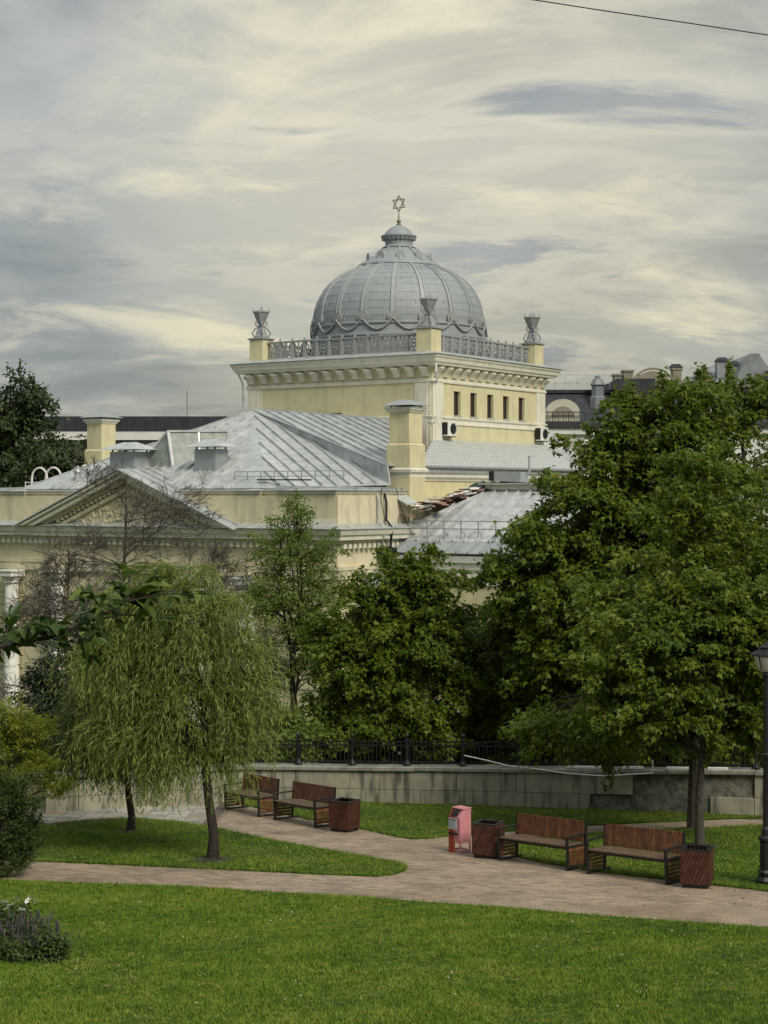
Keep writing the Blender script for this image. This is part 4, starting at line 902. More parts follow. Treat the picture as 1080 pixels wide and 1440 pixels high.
MB(so2).hexa([(36.4, 178.8, 18.9), (41.4, 178.8, 18.9), (41.4, 187, 20), (36.4, 187, 20)], [(38.4, 178.6, 22.1), (39.2, 178.6, 22.1), (39.2, 188, 22.1), (38.4, 188, 22.1)]).build('gable_dormer', M['bgroof'], sh_)
MB(so2).hexa([(33.2, 179.2, 19.0), (34.4, 179.2, 19.0), (34.4, 182, 19.4), (33.2, 182, 19.4)], [(33.2, 179.2, 20.2), (34.4, 179.2, 20.2), (34.4, 182, 20.4), (33.2, 182, 20.4)]).build('roof_hatch', M['bgdark'], sh_)
for x, h, wd_ in ((31.0, 20.8, .4), (35.9, 21.5, .6), (37.1, 21.1, .5)):
    c = far('chimney', 'bgroof', sh_, x - wd_, x + wd_, 181, 182.2, 18.9, h, so2); MB(so2).hexa([(x - .7, 180.8, h), (x + .7, 180.8, h), (x + .7, 182.4, h), (x - .7, 182.4, h)], [(x - .4, 181.2, h + .4), (x + .4, 181.2, h + .4), (x + .4, 182, h + .4), (x - .4, 182, h + .4)]).build('chimney_cap', M['bgdark'], c)

# ------------------------------------------------------------------ trees
LM = dict(
    maple=leafmat('maple_leaf', (.066, .126, .011), (.218, .272, .029), .48),
    maple_y=leafmat('yellowish_maple_leaf', (.076, .130, .012), (.225, .262, .032), .45),
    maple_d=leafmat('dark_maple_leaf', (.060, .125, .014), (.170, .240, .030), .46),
    pale=leafmat('small_pale_leaf', (.115, .185, .030), (.250, .320, .075), .48),
    willow=leafmat('willow_leaf', (.160, .230, .034), (.400, .470, .125), .48),
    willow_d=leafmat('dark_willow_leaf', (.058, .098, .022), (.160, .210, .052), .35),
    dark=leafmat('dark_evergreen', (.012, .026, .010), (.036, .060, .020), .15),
    conifer=leafmat('dark_green_needle', (.030, .062, .014), (.100, .145, .036), .3),
    golden=leafmat('golden_needle', (.17, .22, .022), (.40, .42, .06), .5),
    far=leafmat('far_tree_leaf', (.026, .050, .014), (.080, .110, .034), .25),
    shrub=leafmat('shrub_leaf', (.038, .074, .018), (.115, .165, .042), .3),
    front=leafmat('glossy_leaf', (.024, .060, .010), (.140, .200, .034), .35, .38))
def unit(v): return v/np.maximum(1e-6, np.linalg.norm(v, axis=-1, keepdims=True))
def leaves(name, C, axis, nrm, Ln, Wd, tint, m, parent, loc, shape='rhomb', droop=.25):
    """one mesh of many small folded leaves"""
    n = len(C); axis = unit(axis); side = unit(np.cross(axis, nrm)); up = np.cross(side, axis)
    Ln = np.broadcast_to(Ln, n)[:, None]; Wd = np.broadcast_to(Wd, n)[:, None]; C = C - np.array(loc)
    if shape == 'rhomb':
        V = np.stack([C, C + axis*Ln*.45 + side*Wd*.5 + up*Wd*.14, C + axis*Ln - up*Ln*droop, C + axis*Ln*.45 - side*Wd*.5 + up*Wd*.14], 1)
        base = np.array([[0, 1, 2], [0, 2, 3]]); k = 4
    else:                                                    # lobed, maple like
        V = np.stack([C, C + axis*Ln*.22 + side*Wd*.52 - up*Wd*.08, C + axis*Ln*.48 + side*Wd*.2 + up*Wd*.06, C + axis*Ln - up*Ln*droop, C + axis*Ln*.48 - side*Wd*.2 + up*Wd*.06, C + axis*Ln*.22 - side*Wd*.52 - up*Wd*.08], 1)
        base = np.array([[0, 1, 2], [0, 2, 4], [2, 3, 4], [0, 4, 5]]); k = 6
    F = (base[None] + (np.arange(n)*k)[:, None, None]).reshape(-1, 3)
    o = link(name, raw_mesh(name, V.reshape(-1, 3), F, np.repeat(tint, k), m), parent); return o
def blob_points(blobs, n, shell=.55):
    """random points in a union of ellipsoids [(centre, radii)], most of them in the outer layer"""
    vol = np.array([r[0]*r[1]*r[2] for c, r in blobs])**.7; idx = nr.choice(len(blobs), n, p=vol/vol.sum())
    C = np.array([b[0] for b in blobs])[idx]; R = np.array([b[1] for b in blobs])[idx]
    d = unit(nr.normal(size=(n, 3))); r = (shell + (1 - shell)*nr.random(n)**.6)[:, None]
    return C + d*R*r, d
def limb(b, p, q, r0, r1, n=5, wob=.08, sides=5, sag=0.):
    p = Vector(p); q = Vector(q); L_ = (q - p).length; pts = []
    for i in range(n + 1):
        t = i/n; v = p.lerp(q, t); k = L_*wob*math.sin(PI*t)
        pts.append(v + Vector((rnd.uniform(-k, k), rnd.uniform(-k, k), rnd.uniform(-k, k) + sag*L_*math.sin(PI*t))))
    b.tube(pts, [r0 + (r1 - r0)*(i/n) for i in range(n + 1)], sides, False); return pts
def tree(name, label, cat, base, top, blobs, nclump, nleaf, leaf, m, bark='bark', r=.14, clump=.55, shape='lobed', group=None, flat=.62, shell=.55, lean=(0, 0), nlimb=40, stems=1, twig=True, hang=.35, spray=True, low=.12):
    t_ = thing(name, label, cat, base, 0, group); bx, by, bz = base; O = np.array(base)
    tr = MB()
    axes = []
    for s_ in range(stems):
        ox = (rnd.uniform(-.25, .25), rnd.uniform(-.2, .2)) if stems > 1 else (0, 0); le = (lean[0] + (rnd.uniform(-1, 1)*.9 if stems > 1 else 0), lean[1] + (rnd.uniform(-1, 1)*.5 if stems > 1 else 0))
        pts = [Vector((ox[0] + le[0]*(i/8)**1.3 + rnd.uniform(-.05, .05)*min(i, 3), ox[1] + le[1]*(i/8)**1.3 + rnd.uniform(-.05, .05)*min(i, 3), -.15 + (top - bz + .15)*i/8)) for i in range(9)]
        tr.tube(pts, [r*1.5, r*1.06] + [max(.02, r*(1 - i/8.5)) for i in range(1, 8)], 9, False); axes.append(pts)
    trk = tr.build('trunk', M[bark], t_, True)
    cc, cd_ = blob_points(blobs, nclump, shell)
    br = MB()
    for i in nr.choice(nclump, min(nlimb, nclump), replace=False):
        q = Vector(cc[i] - O); ax = min(axes, key=lambda a: min((v.xy - q.xy).length for v in a)); hz_ = max(low, min(.93, ((q.z - .55*math.hypot(q.x - ax[4].x, q.y - ax[4].y)) )/(top - bz)))
        k = hz_*8; j = min(int(k), 7); p = ax[j].lerp(ax[j + 1], k - j)
        pts = limb(br, p, q, max(.022, r*.42*(1 - hz_*.6)), .010, 5, .07, 5, .06)
        if twig:
            for _ in range(3):
                s_ = pts[rnd.choice((2, 3, 4))]; limb(br, s_, s_ + Vector((rnd.gauss(0, .5), rnd.gauss(0, .5), rnd.gauss(.15, .4)))*clump*1.6, .010, .004, 2, .05, 3)
    br.build('branches', M[bark], trk)
    cl = nr.uniform(.7, 1.3, nclump)*clump; ct = nr.normal(0, .13, nclump)
    idx = nr.choice(nclump, nleaf, p=cl**2/np.sum(cl**2)); d = unit(nr.normal(size=(nleaf, 3))); rad = nr.random(nleaf)**.45
    off = d*rad[:, None]*cl[idx][:, None]*np.array([1, 1, flat]); off[:, 2] -= .18*(off[:, 0]**2 + off[:, 1]**2)/clump      # tufts droop at the rim
    if spray:                                               # flat drooping sprays that reach outwards
        sa = unit(cd_*np.array([1, 1, .45]) + nr.normal(0, .35, (nclump, 3)) + np.array([0, 0, .12]))[idx]; ss = unit(np.cross(sa, np.array([0, 0, 1.]))); u = nr.uniform(-.55, 1.0, nleaf)**1; w_ = nr.normal(0, .42, nleaf)*(1.05 - .75*np.clip(u, 0, 1)); k = cl[idx]
        off = sa*(u*k*1.35)[:, None] + ss*(w_*k)[:, None] + np.stack([nr.normal(0, .05, nleaf), nr.normal(0, .05, nleaf), nr.normal(0, .17, nleaf)*k - (.42*np.clip(u, 0, 1)**2 + .32*w_**2)*k], 1)
    C = cc[idx] + off; out = unit(off + .4*unit(cc[idx] - cc.mean(0)))
    ax_ = unit(out*np.array([1, 1, .3]) + nr.normal(0, .55, (nleaf, 3)) + np.array([0, 0, -hang])); nn = unit(out*.5 + np.array([0, 0, .8]) + nr.normal(0, .5, (nleaf, 3)))
    ln = nr.uniform(.7, 1.25, nleaf)*leaf
    tint = np.clip(.45 + ct[idx] + nr.normal(0, .2, nleaf), 0, 1)
    leaves('crown', C, ax_, nn, ln, ln*(1.0 if shape == 'lobed' else .6), tint, m, t_, base, shape); return t_
def PB_(D, L_, kz=1.0):                                     # blobs given as (x, y, rx, ry) in photo pixels at distance D
    return [((atx(x, D + (o[0] if o else 0)), D + (o[0] if o else 0), atz(y, D)), (rx/2400*D, max(rx, ry)*.85/2400*D*kz, ry/2400*D)) for x, y, rx, ry, *o in L_]
def gb(px, D): x = atx(px, D); return (x, D, gz(x, D))
# right hand maples
tree('maple_tree', 'tallest broad green maple on the right, its crown beside the annex roof', 'tree', gb(885, 45.5), atz(640, 45.5),
     PB_(45.5, [(935, 610, 55, 62), (900, 690, 85, 70), (850, 640, 34, 45), (885, 590, 28, 38), (815, 725, 70, 62), (900, 800, 120, 90), (765, 755, 55, 38), (735, 800, 40, 22), (795, 845, 85, 75), (890, 920, 120, 85), (805, 945, 62, 70), (870, 1010, 110, 48), (965, 570, 34, 34), (960, 700, 70, 90), (712, 850, 22, 16), (725, 745, 22, 16)]),
     560, 76000, .165, LM['maple'], r=.2, clump=.56, nlimb=110, shell=.5, low=.4, group='trees round the benches')
tree('maple_tree', 'slim trunked green maple standing behind the right hand litter bin', 'tree', gb(986, 34.6), atz(810, 34.6),
     PB_(34.6, [(985, 850, 60, 50), (935, 870, 50, 40), (1045, 850, 50, 50), (890, 915, 70, 45), (980, 900, 95, 70), (1060, 920, 55, 75), (920, 985, 90, 50), (1020, 1000, 60, 45), (865, 1005, 44, 28), (845, 935, 36, 24), (1050, 1035, 24, 24)]),
     270, 34000, .12, LM['maple'], r=.085, clump=.38, nlimb=80, shell=.4, lean=(.1, .1), low=.36, group='trees round the benches')
tree('maple_tree', 'maple whose thicker grey trunk stands just left of the slim one by the wall', 'tree', gb(976, 37.3), atz(680, 37.3),
     PB_(37.3, [(985, 690, 50, 60), (940, 770, 65, 70), (1010, 860, 85, 85), (1060, 760, 50, 70), (1070, 900, 45, 85), (930, 920, 80, 60), (860, 860, 50, 44), (800, 1015, 60, 30), (875, 1030, 70, 28), (930, 1030, 50, 30)]),
     280, 32000, .13, LM['maple'], r=.11, clump=.42, nlimb=60, low=.5, group='trees round the benches')
tree('maple_tree', 'tall airy maple at the right edge with limbs showing through its crown', 'tree', gb(1045, 50), atz(560, 50),
     PB_(50, [(1040, 575, 42, 42), (1085, 570, 40, 40), (1005, 600, 30, 45), (1050, 660, 46, 50), (1090, 680, 50, 60), (1010, 740, 46, 50), (1070, 790, 55, 60), (1010, 850, 50, 50), (1090, 900, 60, 80), (1020, 555, 20, 22)]),
     190, 17000, .15, LM['maple'], r=.17, clump=.5, nlimb=80, shell=.3, low=.4, group='trees round the benches')
# middle maples behind the fence
tree('maple_tree', 'bushy green maple behind the middle of the iron fence, below the cornice end', 'tree', gb(570, 47), atz(840, 47),
     PB_(47, [(560, 822, 34, 38), (612, 818, 34, 40), (530, 880, 50, 50), (590, 890, 70, 60), (520, 955, 60, 60), (590, 970, 80, 70), (480, 1010, 42, 45), (560, 1030, 85, 42), (470, 900, 24, 35), (500, 840, 20, 24)]),
     330, 48000, .145, LM['maple'], r=.13, clump=.46, nlimb=70, shell=.45, stems=3, group='trees behind the fence')
tree('maple_tree', 'darker round maple behind the fence, right of the bushy one', 'tree', gb(680, 50), atz(880, 50),
     PB_(50, [(670, 900, 42, 40), (700, 930, 50, 50), (650, 980, 55, 60), (710, 1000, 60, 55), (660, 1040, 70, 30), (735, 930, 30, 40)]),
     170, 24000, .145, LM['maple_d'], r=.13, clump=.45, nlimb=40, stems=2, group='trees behind the fence')
tree('young_tree', 'yellowish young tree between the round maple and the tallest maple', 'tree', gb(735, 47.5), atz(860, 47.5),
     PB_(47.5, [(730, 880, 34, 34), (752, 920, 44, 45), (722, 955, 40, 44), (762, 860, 22, 26), (710, 868, 18, 20), (750, 990, 50, 50), (715, 1030, 40, 40)]),
     150, 20000, .125, LM['maple_y'], r=.09, clump=.4, nlimb=30, group='trees behind the fence')
tree('young_tree', 'thin airy pale tree with dark stems in front of the cornice corner', 'tree', gb(405, 52), atz(735, 52),
     PB_(52, [(415, 728, 24, 32), (440, 770, 36, 45), (395, 775, 32, 42), (455, 830, 34, 42), (410, 850, 50, 50), (375, 830, 28, 40), (440, 910, 46, 46), (395, 930, 40, 40), (470, 895, 18, 30)]),
     170, 17000, .10, LM['pale'], 'bark_d', r=.06, clump=.42, shape='rhomb', nlimb=90, shell=.2, stems=4, hang=.0, group='trees behind the fence')
tree('evergreen_tree', 'nearly black evergreen between the willow and the white columns', 'tree', gb(90, 43.5), atz(900, 43.5),
     PB_(43.5, [(98, 905, 20, 34), (85, 960, 34, 55), (75, 1010, 40, 50), (110, 1040, 42, 50), (60, 1060, 42, 40), (100, 1085, 46, 24)]), 150, 24000, .10, LM['dark'], 'bark_d', r=.1, clump=.42, shape='rhomb', nlimb=20)
def bush(label, base, blobs, ncl, nl, leaf, m, group, clump=.4, shape='lobed', name='bush'):
    t_ = thing(name, label, 'bush', base, 0, group); O = np.array(base); cc, _ = blob_points(blobs, ncl, .4); st_ = MB()
    for i in range(0, ncl, 3): limb(st_, (rnd.uniform(-.25, .25), rnd.uniform(-.25, .25), -.05), Vector(cc[i] - O), .022, .006, 4, .1, 4)
    st_.build('stems', M['bark_d'], t_)
    idx = nr.integers(0, ncl, nl); d = unit(nr.normal(size=(nl, 3))); off = d*(nr.random(nl)**.45)[:, None]*clump*np.array([1, 1, .7]); C = cc[idx] + off
    ln = nr.uniform(.7, 1.25, nl)*leaf
    leaves('foliage', C, d + nr.normal(0, .5, (nl, 3)) - np.array([0, 0, .3]), d*.5 + np.array([0, 0, .8]) + nr.normal(0, .4, (nl, 3)), ln, ln*(1 if shape == 'lobed' else .55), np.clip(nr.normal(.45, .22, nl), 0, 1), m, t_, base, shape)
    return t_
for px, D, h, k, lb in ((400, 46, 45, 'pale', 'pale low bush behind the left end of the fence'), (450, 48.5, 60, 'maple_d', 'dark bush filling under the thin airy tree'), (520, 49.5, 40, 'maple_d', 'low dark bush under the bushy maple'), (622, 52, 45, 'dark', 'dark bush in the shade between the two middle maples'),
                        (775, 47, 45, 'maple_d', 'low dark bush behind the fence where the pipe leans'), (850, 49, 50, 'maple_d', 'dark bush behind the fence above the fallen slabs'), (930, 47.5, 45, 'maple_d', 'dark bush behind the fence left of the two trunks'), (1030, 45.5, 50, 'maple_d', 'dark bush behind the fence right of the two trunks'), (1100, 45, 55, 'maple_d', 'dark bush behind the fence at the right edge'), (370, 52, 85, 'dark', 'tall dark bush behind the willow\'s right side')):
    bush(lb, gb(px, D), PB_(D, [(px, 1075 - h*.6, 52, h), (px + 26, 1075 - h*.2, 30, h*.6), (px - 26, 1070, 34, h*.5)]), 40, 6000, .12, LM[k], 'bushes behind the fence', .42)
# the dead tree in front of the pediment
def dead_tree(label, base, h, spread, seed, depth=6, r=.11):
    g = random.Random(seed); t_ = thing('dead_tree', label, 'tree', base, 0); b = MB(); t2 = MB()
    def grow(p, d, ln, r_, k):
        pts = [p]; q = p; dd = d.copy(); n = 4 if k > 2 else 3
        for i in range(n):
            dd = (dd + Vector((g.gauss(0, .16), g.gauss(0, .16), g.gauss(.02, .12)))).normalized(); q = q + dd*ln/n; pts.append(q)
        (b if k > 3 else t2).tube(pts, [r_*(1 - .45*i/n) for i in range(n + 1)], 6 if k > 3 else 3, False)
        if k == 0: return
        for _ in range(g.choice((2, 3, 4)) if k > 1 else 3):
            s_ = g.uniform(.3, 1); v = pts[min(n, max(1, round(s_*n)))]; nd_ = (dd + Vector((g.gauss(0, .65)*spread, g.gauss(0, .5), g.gauss(.05, .42)))).normalized(); grow(v, nd_, ln*g.uniform(.58, .8), max(.008, r_*.6), k - 1)
    tp = [Vector((.05*math.sin(i), 0, h*i/8)) for i in range(9)]; b.tube(tp, [r*(1 - .75*i/8) for i in range(9)], 7, False)
    for i in range(22):
        z = h*(.30 + .66*i/22); a = g.uniform(0, 2*PI); s_ = math.cos(a)
        grow(Vector((0, 0, z)), Vector((s_*1.3, math.sin(a)*.8, .12 + .45*i/22)).normalized(), h*(.25 - .13*i/22)*(.75 + .4*abs(s_)), r*.42*(1 - .6*i/22), 5 if i % 2 else 4)
    tr = b.build('trunk', M['bark_b'], t_, True); t2.build('twigs', M['bark_b'], tr)
dead_tree('bare dead tree with grey brown twigs in front of the pediment', gb(176, 56), atz(672, 56) - gz(0, 56), 1.0, 5)
dead_tree('smaller bare dead tree half hidden behind the willow crown, below the pediment\'s right end', gb(300, 57), atz(752, 57) - gz(0, 57), .9, 9, 5, .07)
dead_tree('low bare dead tree with dense twigs in front of the white columns at the left', gb(95, 55), atz(775, 55) - gz(0, 55), 1.0, 21, 4, .07)
# trees far behind on the left
tree('far_tree', 'big dark tree at the left edge beyond the roof', 'tree', (atx(12, 112), 112, -4.2), atz(570, 112),
     PB_(112, [(5, 570, 40, 40), (45, 560, 34, 28), (25, 610, 46, 40), (62, 585, 22, 24), (0, 660, 60, 50), (30, 665, 40, 40), (-40, 600, 50, 60)]), 170, 15000, .32, LM['far'], 'bark_d', r=.35, clump=1.05, shape='rhomb', nlimb=60, shell=.3)
tree('far_tree', 'lower dark tree beyond the roof between the left edge tree and the left chimney', 'tree', (atx(80, 106), 106, -4.2), atz(640, 106),
     PB_(106, [(85, 635, 26, 20), (60, 655, 26, 22), (100, 660, 18, 22), (75, 680, 40, 20)]), 60, 6000, .3, LM['far'], 'bark_d', r=.25, clump=1.1, shape='rhomb', nlimb=25, shell=.3)
# willows
def willow(label, base, top, blobs, nsh, m, per=46, llen=.085, drop=(.9, 2.0), r=.10, lean=(-.35, 0), group='willows on the lawn', zlow=.9):
    t_ = thing('willow_tree', label, 'tree', base, 0, group); O = np.array(base); tr = MB(); Hh = top - base[2]
    pts = [Vector((lean[0]*(i/7)**1.5 + .05*math.sin(i*1.7), lean[1]*(i/7) + .04*math.cos(i*2.1), -.1 + Hh*.8*i/7)) for i in range(8)]
    tr.tube(pts, [r*1.45] + [r*(1.05 - .8*i/8) for i in range(1, 8)], 9, False); trk = tr.build('trunk', M['bark_d'], t_, True)
    cc, dd = blob_points(blobs, nsh, .35); br = MB(); Cs, Ax, Nn, Ti = [], [], [], []
    ctr = np.array([0, 0, 0.]) + np.mean([b_[0] for b_ in blobs], 0)
    for i in range(nsh):
        st = cc[i] - O; hz_ = max(.22, min(.95, (st[2] - .25*np.hypot(st[0], st[1]))/(Hh*.8)))
        if i % 4 == 0:
            k = hz_*7; j = min(int(k), 6); limb(br, pts[j].lerp(pts[j + 1], k - j), Vector(st), .03*(1.2 - hz_), .006, 6, .06, 4, .12)
        ho = np.array([st[0] - lean[0]*.6, st[1], 0]); ho = ho/max(.3, np.linalg.norm(ho)); ht = nr.normal(0, .10) + .14*math.sin(7.3*round(float(cc[i][2])*1.3) + 3.1*round(float(cc[i][0])*1.2))
        for s_ in range(5):
            v = unit(ho*nr.uniform(.2, 1.0) + nr.normal(0, .55, 3)*np.array([1, 1, .4])); ln = nr.uniform(*drop); n = int(per*ln/1.5)
            u = np.linspace(.02, 1, n)[:, None]; reach = (nr.uniform(.2, .65) if s_ else nr.uniform(.6, 1.1))*ln
            P = cc[i] + v*np.array([1, 1, 0])*reach*(1 - (1 - u)**2) + np.array([0, 0, 1])*(.34*ln*u*(1 - u)*2 - ln*u**1.7)
            P[:, 0] += .06*np.sin(u[:, 0]*7 + i); lowz = base[2] + zlow + .5*abs(math.sin(i*1.3)); P = P[P[:, 2] > lowz]
            n = len(P)
            if n < 3: continue
            br_pts = P[::max(1, n//4)] - O
            if s_ < 2 and len(br_pts) > 1: br.tube([Vector(q) for q in br_pts], .0045, 3, False)
            tg = np.gradient(P, axis=0); tg = unit(tg)
            Cs.append(P + nr.normal(0, .018, (n, 3))); Ax.append(tg*.75 + nr.normal(0, .42, (n, 3)) + v*.25 + np.array([0, 0, -.25])); Nn.append(nr.normal(0, 1, (n, 3)) + np.array([0, 0, .6])); Ti.append(np.clip(.4 + ht + .12*(1 - u[:n, 0]) + nr.normal(0, .2, n), 0, 1))
    br.build('branches', M['bark_d'], trk)
    C = np.concatenate(Cs); ln = nr.uniform(.65, 1.3, len(C))*llen
    leaves('crown', C, np.concatenate(Ax), np.concatenate(Nn), ln, ln*.125, np.concatenate(Ti), m, t_, base, 'rhomb', .12); return t_
willow('light green weeping willow with a leaning trunk on the lawn island', gb(298, 32.7), atz(800, 32.7),
       PB_(32.7, [(222, 806, 26, 20), (275, 808, 22, 18), (250, 800, 14, 12), (185, 845, 34, 24), (250, 850, 40, 26), (312, 850, 30, 24), (335, 900, 26, 26), (280, 900, 40, 28), (215, 905, 40, 28), (155, 905, 30, 26), (180, 960, 34, 26), (245, 965, 40, 28), (310, 960, 36, 28), (358, 958, 22, 18), (330, 1010, 28, 20), (270, 1020, 36, 22), (205, 1020, 34, 22), (150, 1015, 28, 22), (235, 1065, 30, 16), (295, 1060, 26, 14)]),
       420, LM['willow'], per=44, llen=.15, drop=(.35, 1.15), zlow=.65)
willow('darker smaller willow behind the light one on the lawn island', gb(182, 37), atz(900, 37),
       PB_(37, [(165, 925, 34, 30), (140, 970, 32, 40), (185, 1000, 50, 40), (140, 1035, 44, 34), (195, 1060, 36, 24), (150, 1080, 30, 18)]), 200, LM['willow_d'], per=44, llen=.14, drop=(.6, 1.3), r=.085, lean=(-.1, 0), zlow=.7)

# evergreens and flowers at the left edge
def sprays(name, label, cat, base, blobs, nsp, m, ln=.35, per=26, nl=.05, wd=.35, up=.3, group=None):
    t_ = thing(name, label, cat, base, 0, group); O = np.array(base); cc, dd = blob_points(blobs, nsp, .45); st_ = MB(); Cs, Ax = [], []
    tops = max(b_[0][2] for b_ in blobs) - base[2]
    st_.tube([(0, 0, -.1), (.02, 0, tops*.5), (0, .03, tops)], [.05, .035, .01], 6, False); tk = None
    for i in range(nsp):
        q = cc[i] - O; a = np.array([0, 0, max(0.05, q[2] - .45)])
        if i % 3 == 0: st_.tube([Vector(a), Vector(a*.4 + q*.6 + np.array([0, 0, .05])), Vector(q)], [.018, .012, .005], 4, False)
        d = unit(q*np.array([1, 1, .2]) - a*.3 + np.array([0, 0, up]) + nr.normal(0, .3, 3))
        u = nr.random(per)[:, None]; Cs.append(cc[i] + d*ln*(u - .3) + nr.normal(0, .05, (per, 3))*(1.1 - u)); Ax.append(d + nr.normal(0, .5, (per, 3)))
    st_.build('trunk', M['bark_d'], t_)
    C = np.concatenate(Cs); n = len(C); l_ = nr.uniform(.7, 1.4, n)*nl
    leaves('foliage', C, np.concatenate(Ax), nr.normal(0, 1, (n, 3)) + np.array([0, 0, .5]), l_, l_*wd, np.clip(nr.normal(.45, .22, n), 0, 1), m, t_, base, 'rhomb', .1); return t_
sprays('conifer', 'golden green feathery conifer at the left edge behind the dark one', 'conifer', gb(15, 33.5), PB_(33.5, [(8, 1018, 34, 26), (42, 1028, 30, 24), (15, 1075, 46, 34), (55, 1085, 24, 18), (70, 1108, 20, 14), (0, 1120, 40, 40)]), 420, LM['golden'], .42, 34, .085, .3)
sprays('conifer', 'dark bluish conifer at the left edge beside the path', 'conifer', gb(0, 30.6), PB_(30.6, [(-5, 1110, 28, 22), (15, 1140, 30, 26), (-10, 1170, 40, 30), (25, 1190, 24, 22), (0, 1215, 36, 22), (38, 1165, 16, 14), (30, 1110, 14, 14)]), 330, LM['conifer'], .50, 40, .08, .28)
fl = bush('flowering shrub with white blooms at the left edge of the front lawn', gb(12, 24.6), PB_(24.6, [(10, 1292, 34, 26), (40, 1310, 22, 22), (-15, 1310, 30, 34), (25, 1330, 34, 22)]), 60, 5200, .075, LM['shrub'], None, .17, 'rhomb', 'flowering_shrub')
fw = MB()
for i in range(6): a = i*PI/3; fw.add([(0, 0, 0), (.03*math.cos(a - .4), .03*math.sin(a - .4), .012), (.05*math.cos(a), .05*math.sin(a), .006), (.03*math.cos(a + .4), .03*math.sin(a + .4), .012)], [(0, 1, 2, 3)])
fwm = fw.mesh('bloom', M['white']); x0, y0, z0 = gb(12, 24.6)
for px, py, o in ((5, 1272, 0), (22, 1268, -.2), (14, 1276, -.3), (38, 1270, 0), (43, 1266, .1), (8, 1281, -.3), (50, 1272, -.1), (-12, 1280, -.3), (30, 1283, -.3)):
    D = 24.1 + o; q_ = link('bloom', fwm, fl, (atx(px, D) - x0, D - y0, atz(py, D) - z0 + .02), (rnd.uniform(.3, .9), rnd.uniform(-.5, .5), rnd.uniform(0, 6))); q_.scale = (1.25, 1.25, 1.25)
lv = bush('low grey green perennials with dark lavender spikes before the flowering shrub', gb(40, 23.1), PB_(23.1, [(20, 1345, 40, 26), (55, 1335, 34, 24), (5, 1362, 34, 18), (78, 1322, 14, 18)]), 70, 6500, .06, LM['shrub'], None, .15, 'rhomb', 'lavender_plant')
M['lavender'] = mat('lavender_flower', (.095, .082, .095), .8, .3)
M['stalk'] = mat('green_stalk', (.05, .075, .035), .8, .2)
x0, y0, z0 = gb(40, 23.1); spm = MB(); stm = MB()
for i in range(80):
    p = Vector((rnd.gauss(0, .26), rnd.gauss(0, .2), .05)); h = rnd.uniform(.22, .48); q = p + Vector((rnd.gauss(0, .05), rnd.gauss(0, .05), h)); stm.tube([p, q], .004, 3, False)
    spm.tube([q, q + (q - p)*.12, q + (q - p)*.3, q + (q - p)*.38], [.005, .010, .008, .002], 5)
tag(stm.build('stalks', M['stalk'], lv), kind='stuff'); tag(spm.build('flower_spikes', M['lavender'], lv), kind='stuff')

# ------------------------------------------------------------------ near branch with big leaves, from a tree left of the frame
nt_ = thing('leafy_tree', 'leafy branch with large glossy dark leaves reaching in from the left edge, close by', 'tree', (-3.3, 6.6, gz(-3.3, 6.6)))
no_ = (3.3, -6.6, -gz(-3.3, 6.6))
tk = MB(no_).tube([(-3.3, 6.6, gz(-3.3, 6.6) - .2), (-3.25, 6.6, 4.8), (-3.3, 6.65, 5.8), (-3.15, 6.6, 7.4), (-3.1, 6.5, 9)], [.14, .11, .10, .07, .03], 8).build('trunk', M['bark'], nt_, True)
bp = [(-3.27, 6.6, 5.6), (-2.4, 6.6, 6.2), (-1.75, 6.6, 6.36), (-1.5, 6.6, 6.42), (-1.27, 6.55, 6.47), (-1.1, 6.5, 6.54), (-.95, 6.5, 6.62)]
bb = MB(no_).tube(bp, [.04, .02, .013, .010, .008, .006, .003], 6)
sub = []
for i in range(38):
    t = rnd.uniform(2.7, 6)**1.0; j = min(int(t), 5); p = Vector(bp[j]).lerp(Vector(bp[j + 1]), t - j); e = p + Vector((rnd.gauss(.06, .1), rnd.gauss(0, .13), rnd.gauss(.02, .06)))*(1 if t > 3 else 1.1)
    bb.tube([p, p.lerp(e, .5) + Vector((0, 0, .015)), e], [.006, .004, .002], 4); sub += [(p.lerp(e, f), (e - p).normalized()) for f in (.35, .6, .8, 1.0)]
bb.build('bough', M['bark'], nt_)
LFM = []
for k in range(4):
    l_, w_ = .078, .038 + .003*k; g = []; fold = .007 + .002*k; curl = .010*(k + .6)
    st = [(0, 0), (.10, .52), (.25, .88), (.45, 1), (.65, .86), (.84, .48), (1, 0)]
    V = []; F = []
    for t, ww in st:
        z = -curl*t*t*2; V += [(t*l_, -w_/2*ww, z + fold*ww), (t*l_, 0, z), (t*l_, w_/2*ww, z + fold*ww)]
    for i in range(6): F += [(i*3, i*3 + 3, i*3 + 4, i*3 + 1), (i*3 + 1, i*3 + 4, i*3 + 5, i*3 + 2)]
    me = MB().add(V, F).mesh('leaf', LM['front']); me.shade_smooth(); at = me.attributes.new('tint', 'FLOAT', 'POINT'); at.data.foreach_set('value', np.full(len(V), (.08, .25, .5, .95)[k], np.float32)); LFM.append(me)
def put_leaf(p, d, k, sc):
    d = Vector(d).normalized(); q = d.to_track_quat('X', 'Z'); o = link('leaf', LFM[k], nt_, Vector(p) + Vector(no_)); e = q.to_euler(); o.rotation_euler = (e.x + rnd.gauss(0, .7), e.y, e.z); o.scale = (sc, sc, sc)
for p, d in sub[:150]:
    for _ in range(2): put_leaf(p, d + Vector((rnd.gauss(0, .6), rnd.gauss(0, .6), rnd.gauss(.0, .45))), rnd.choice((0, 0, 1, 1, 2, 3) if p.x > -1.1 else (0, 0, 0, 1, 1, 2)), rnd.uniform(.6, .95))
tip = Vector((-.95, 6.5, 6.62))
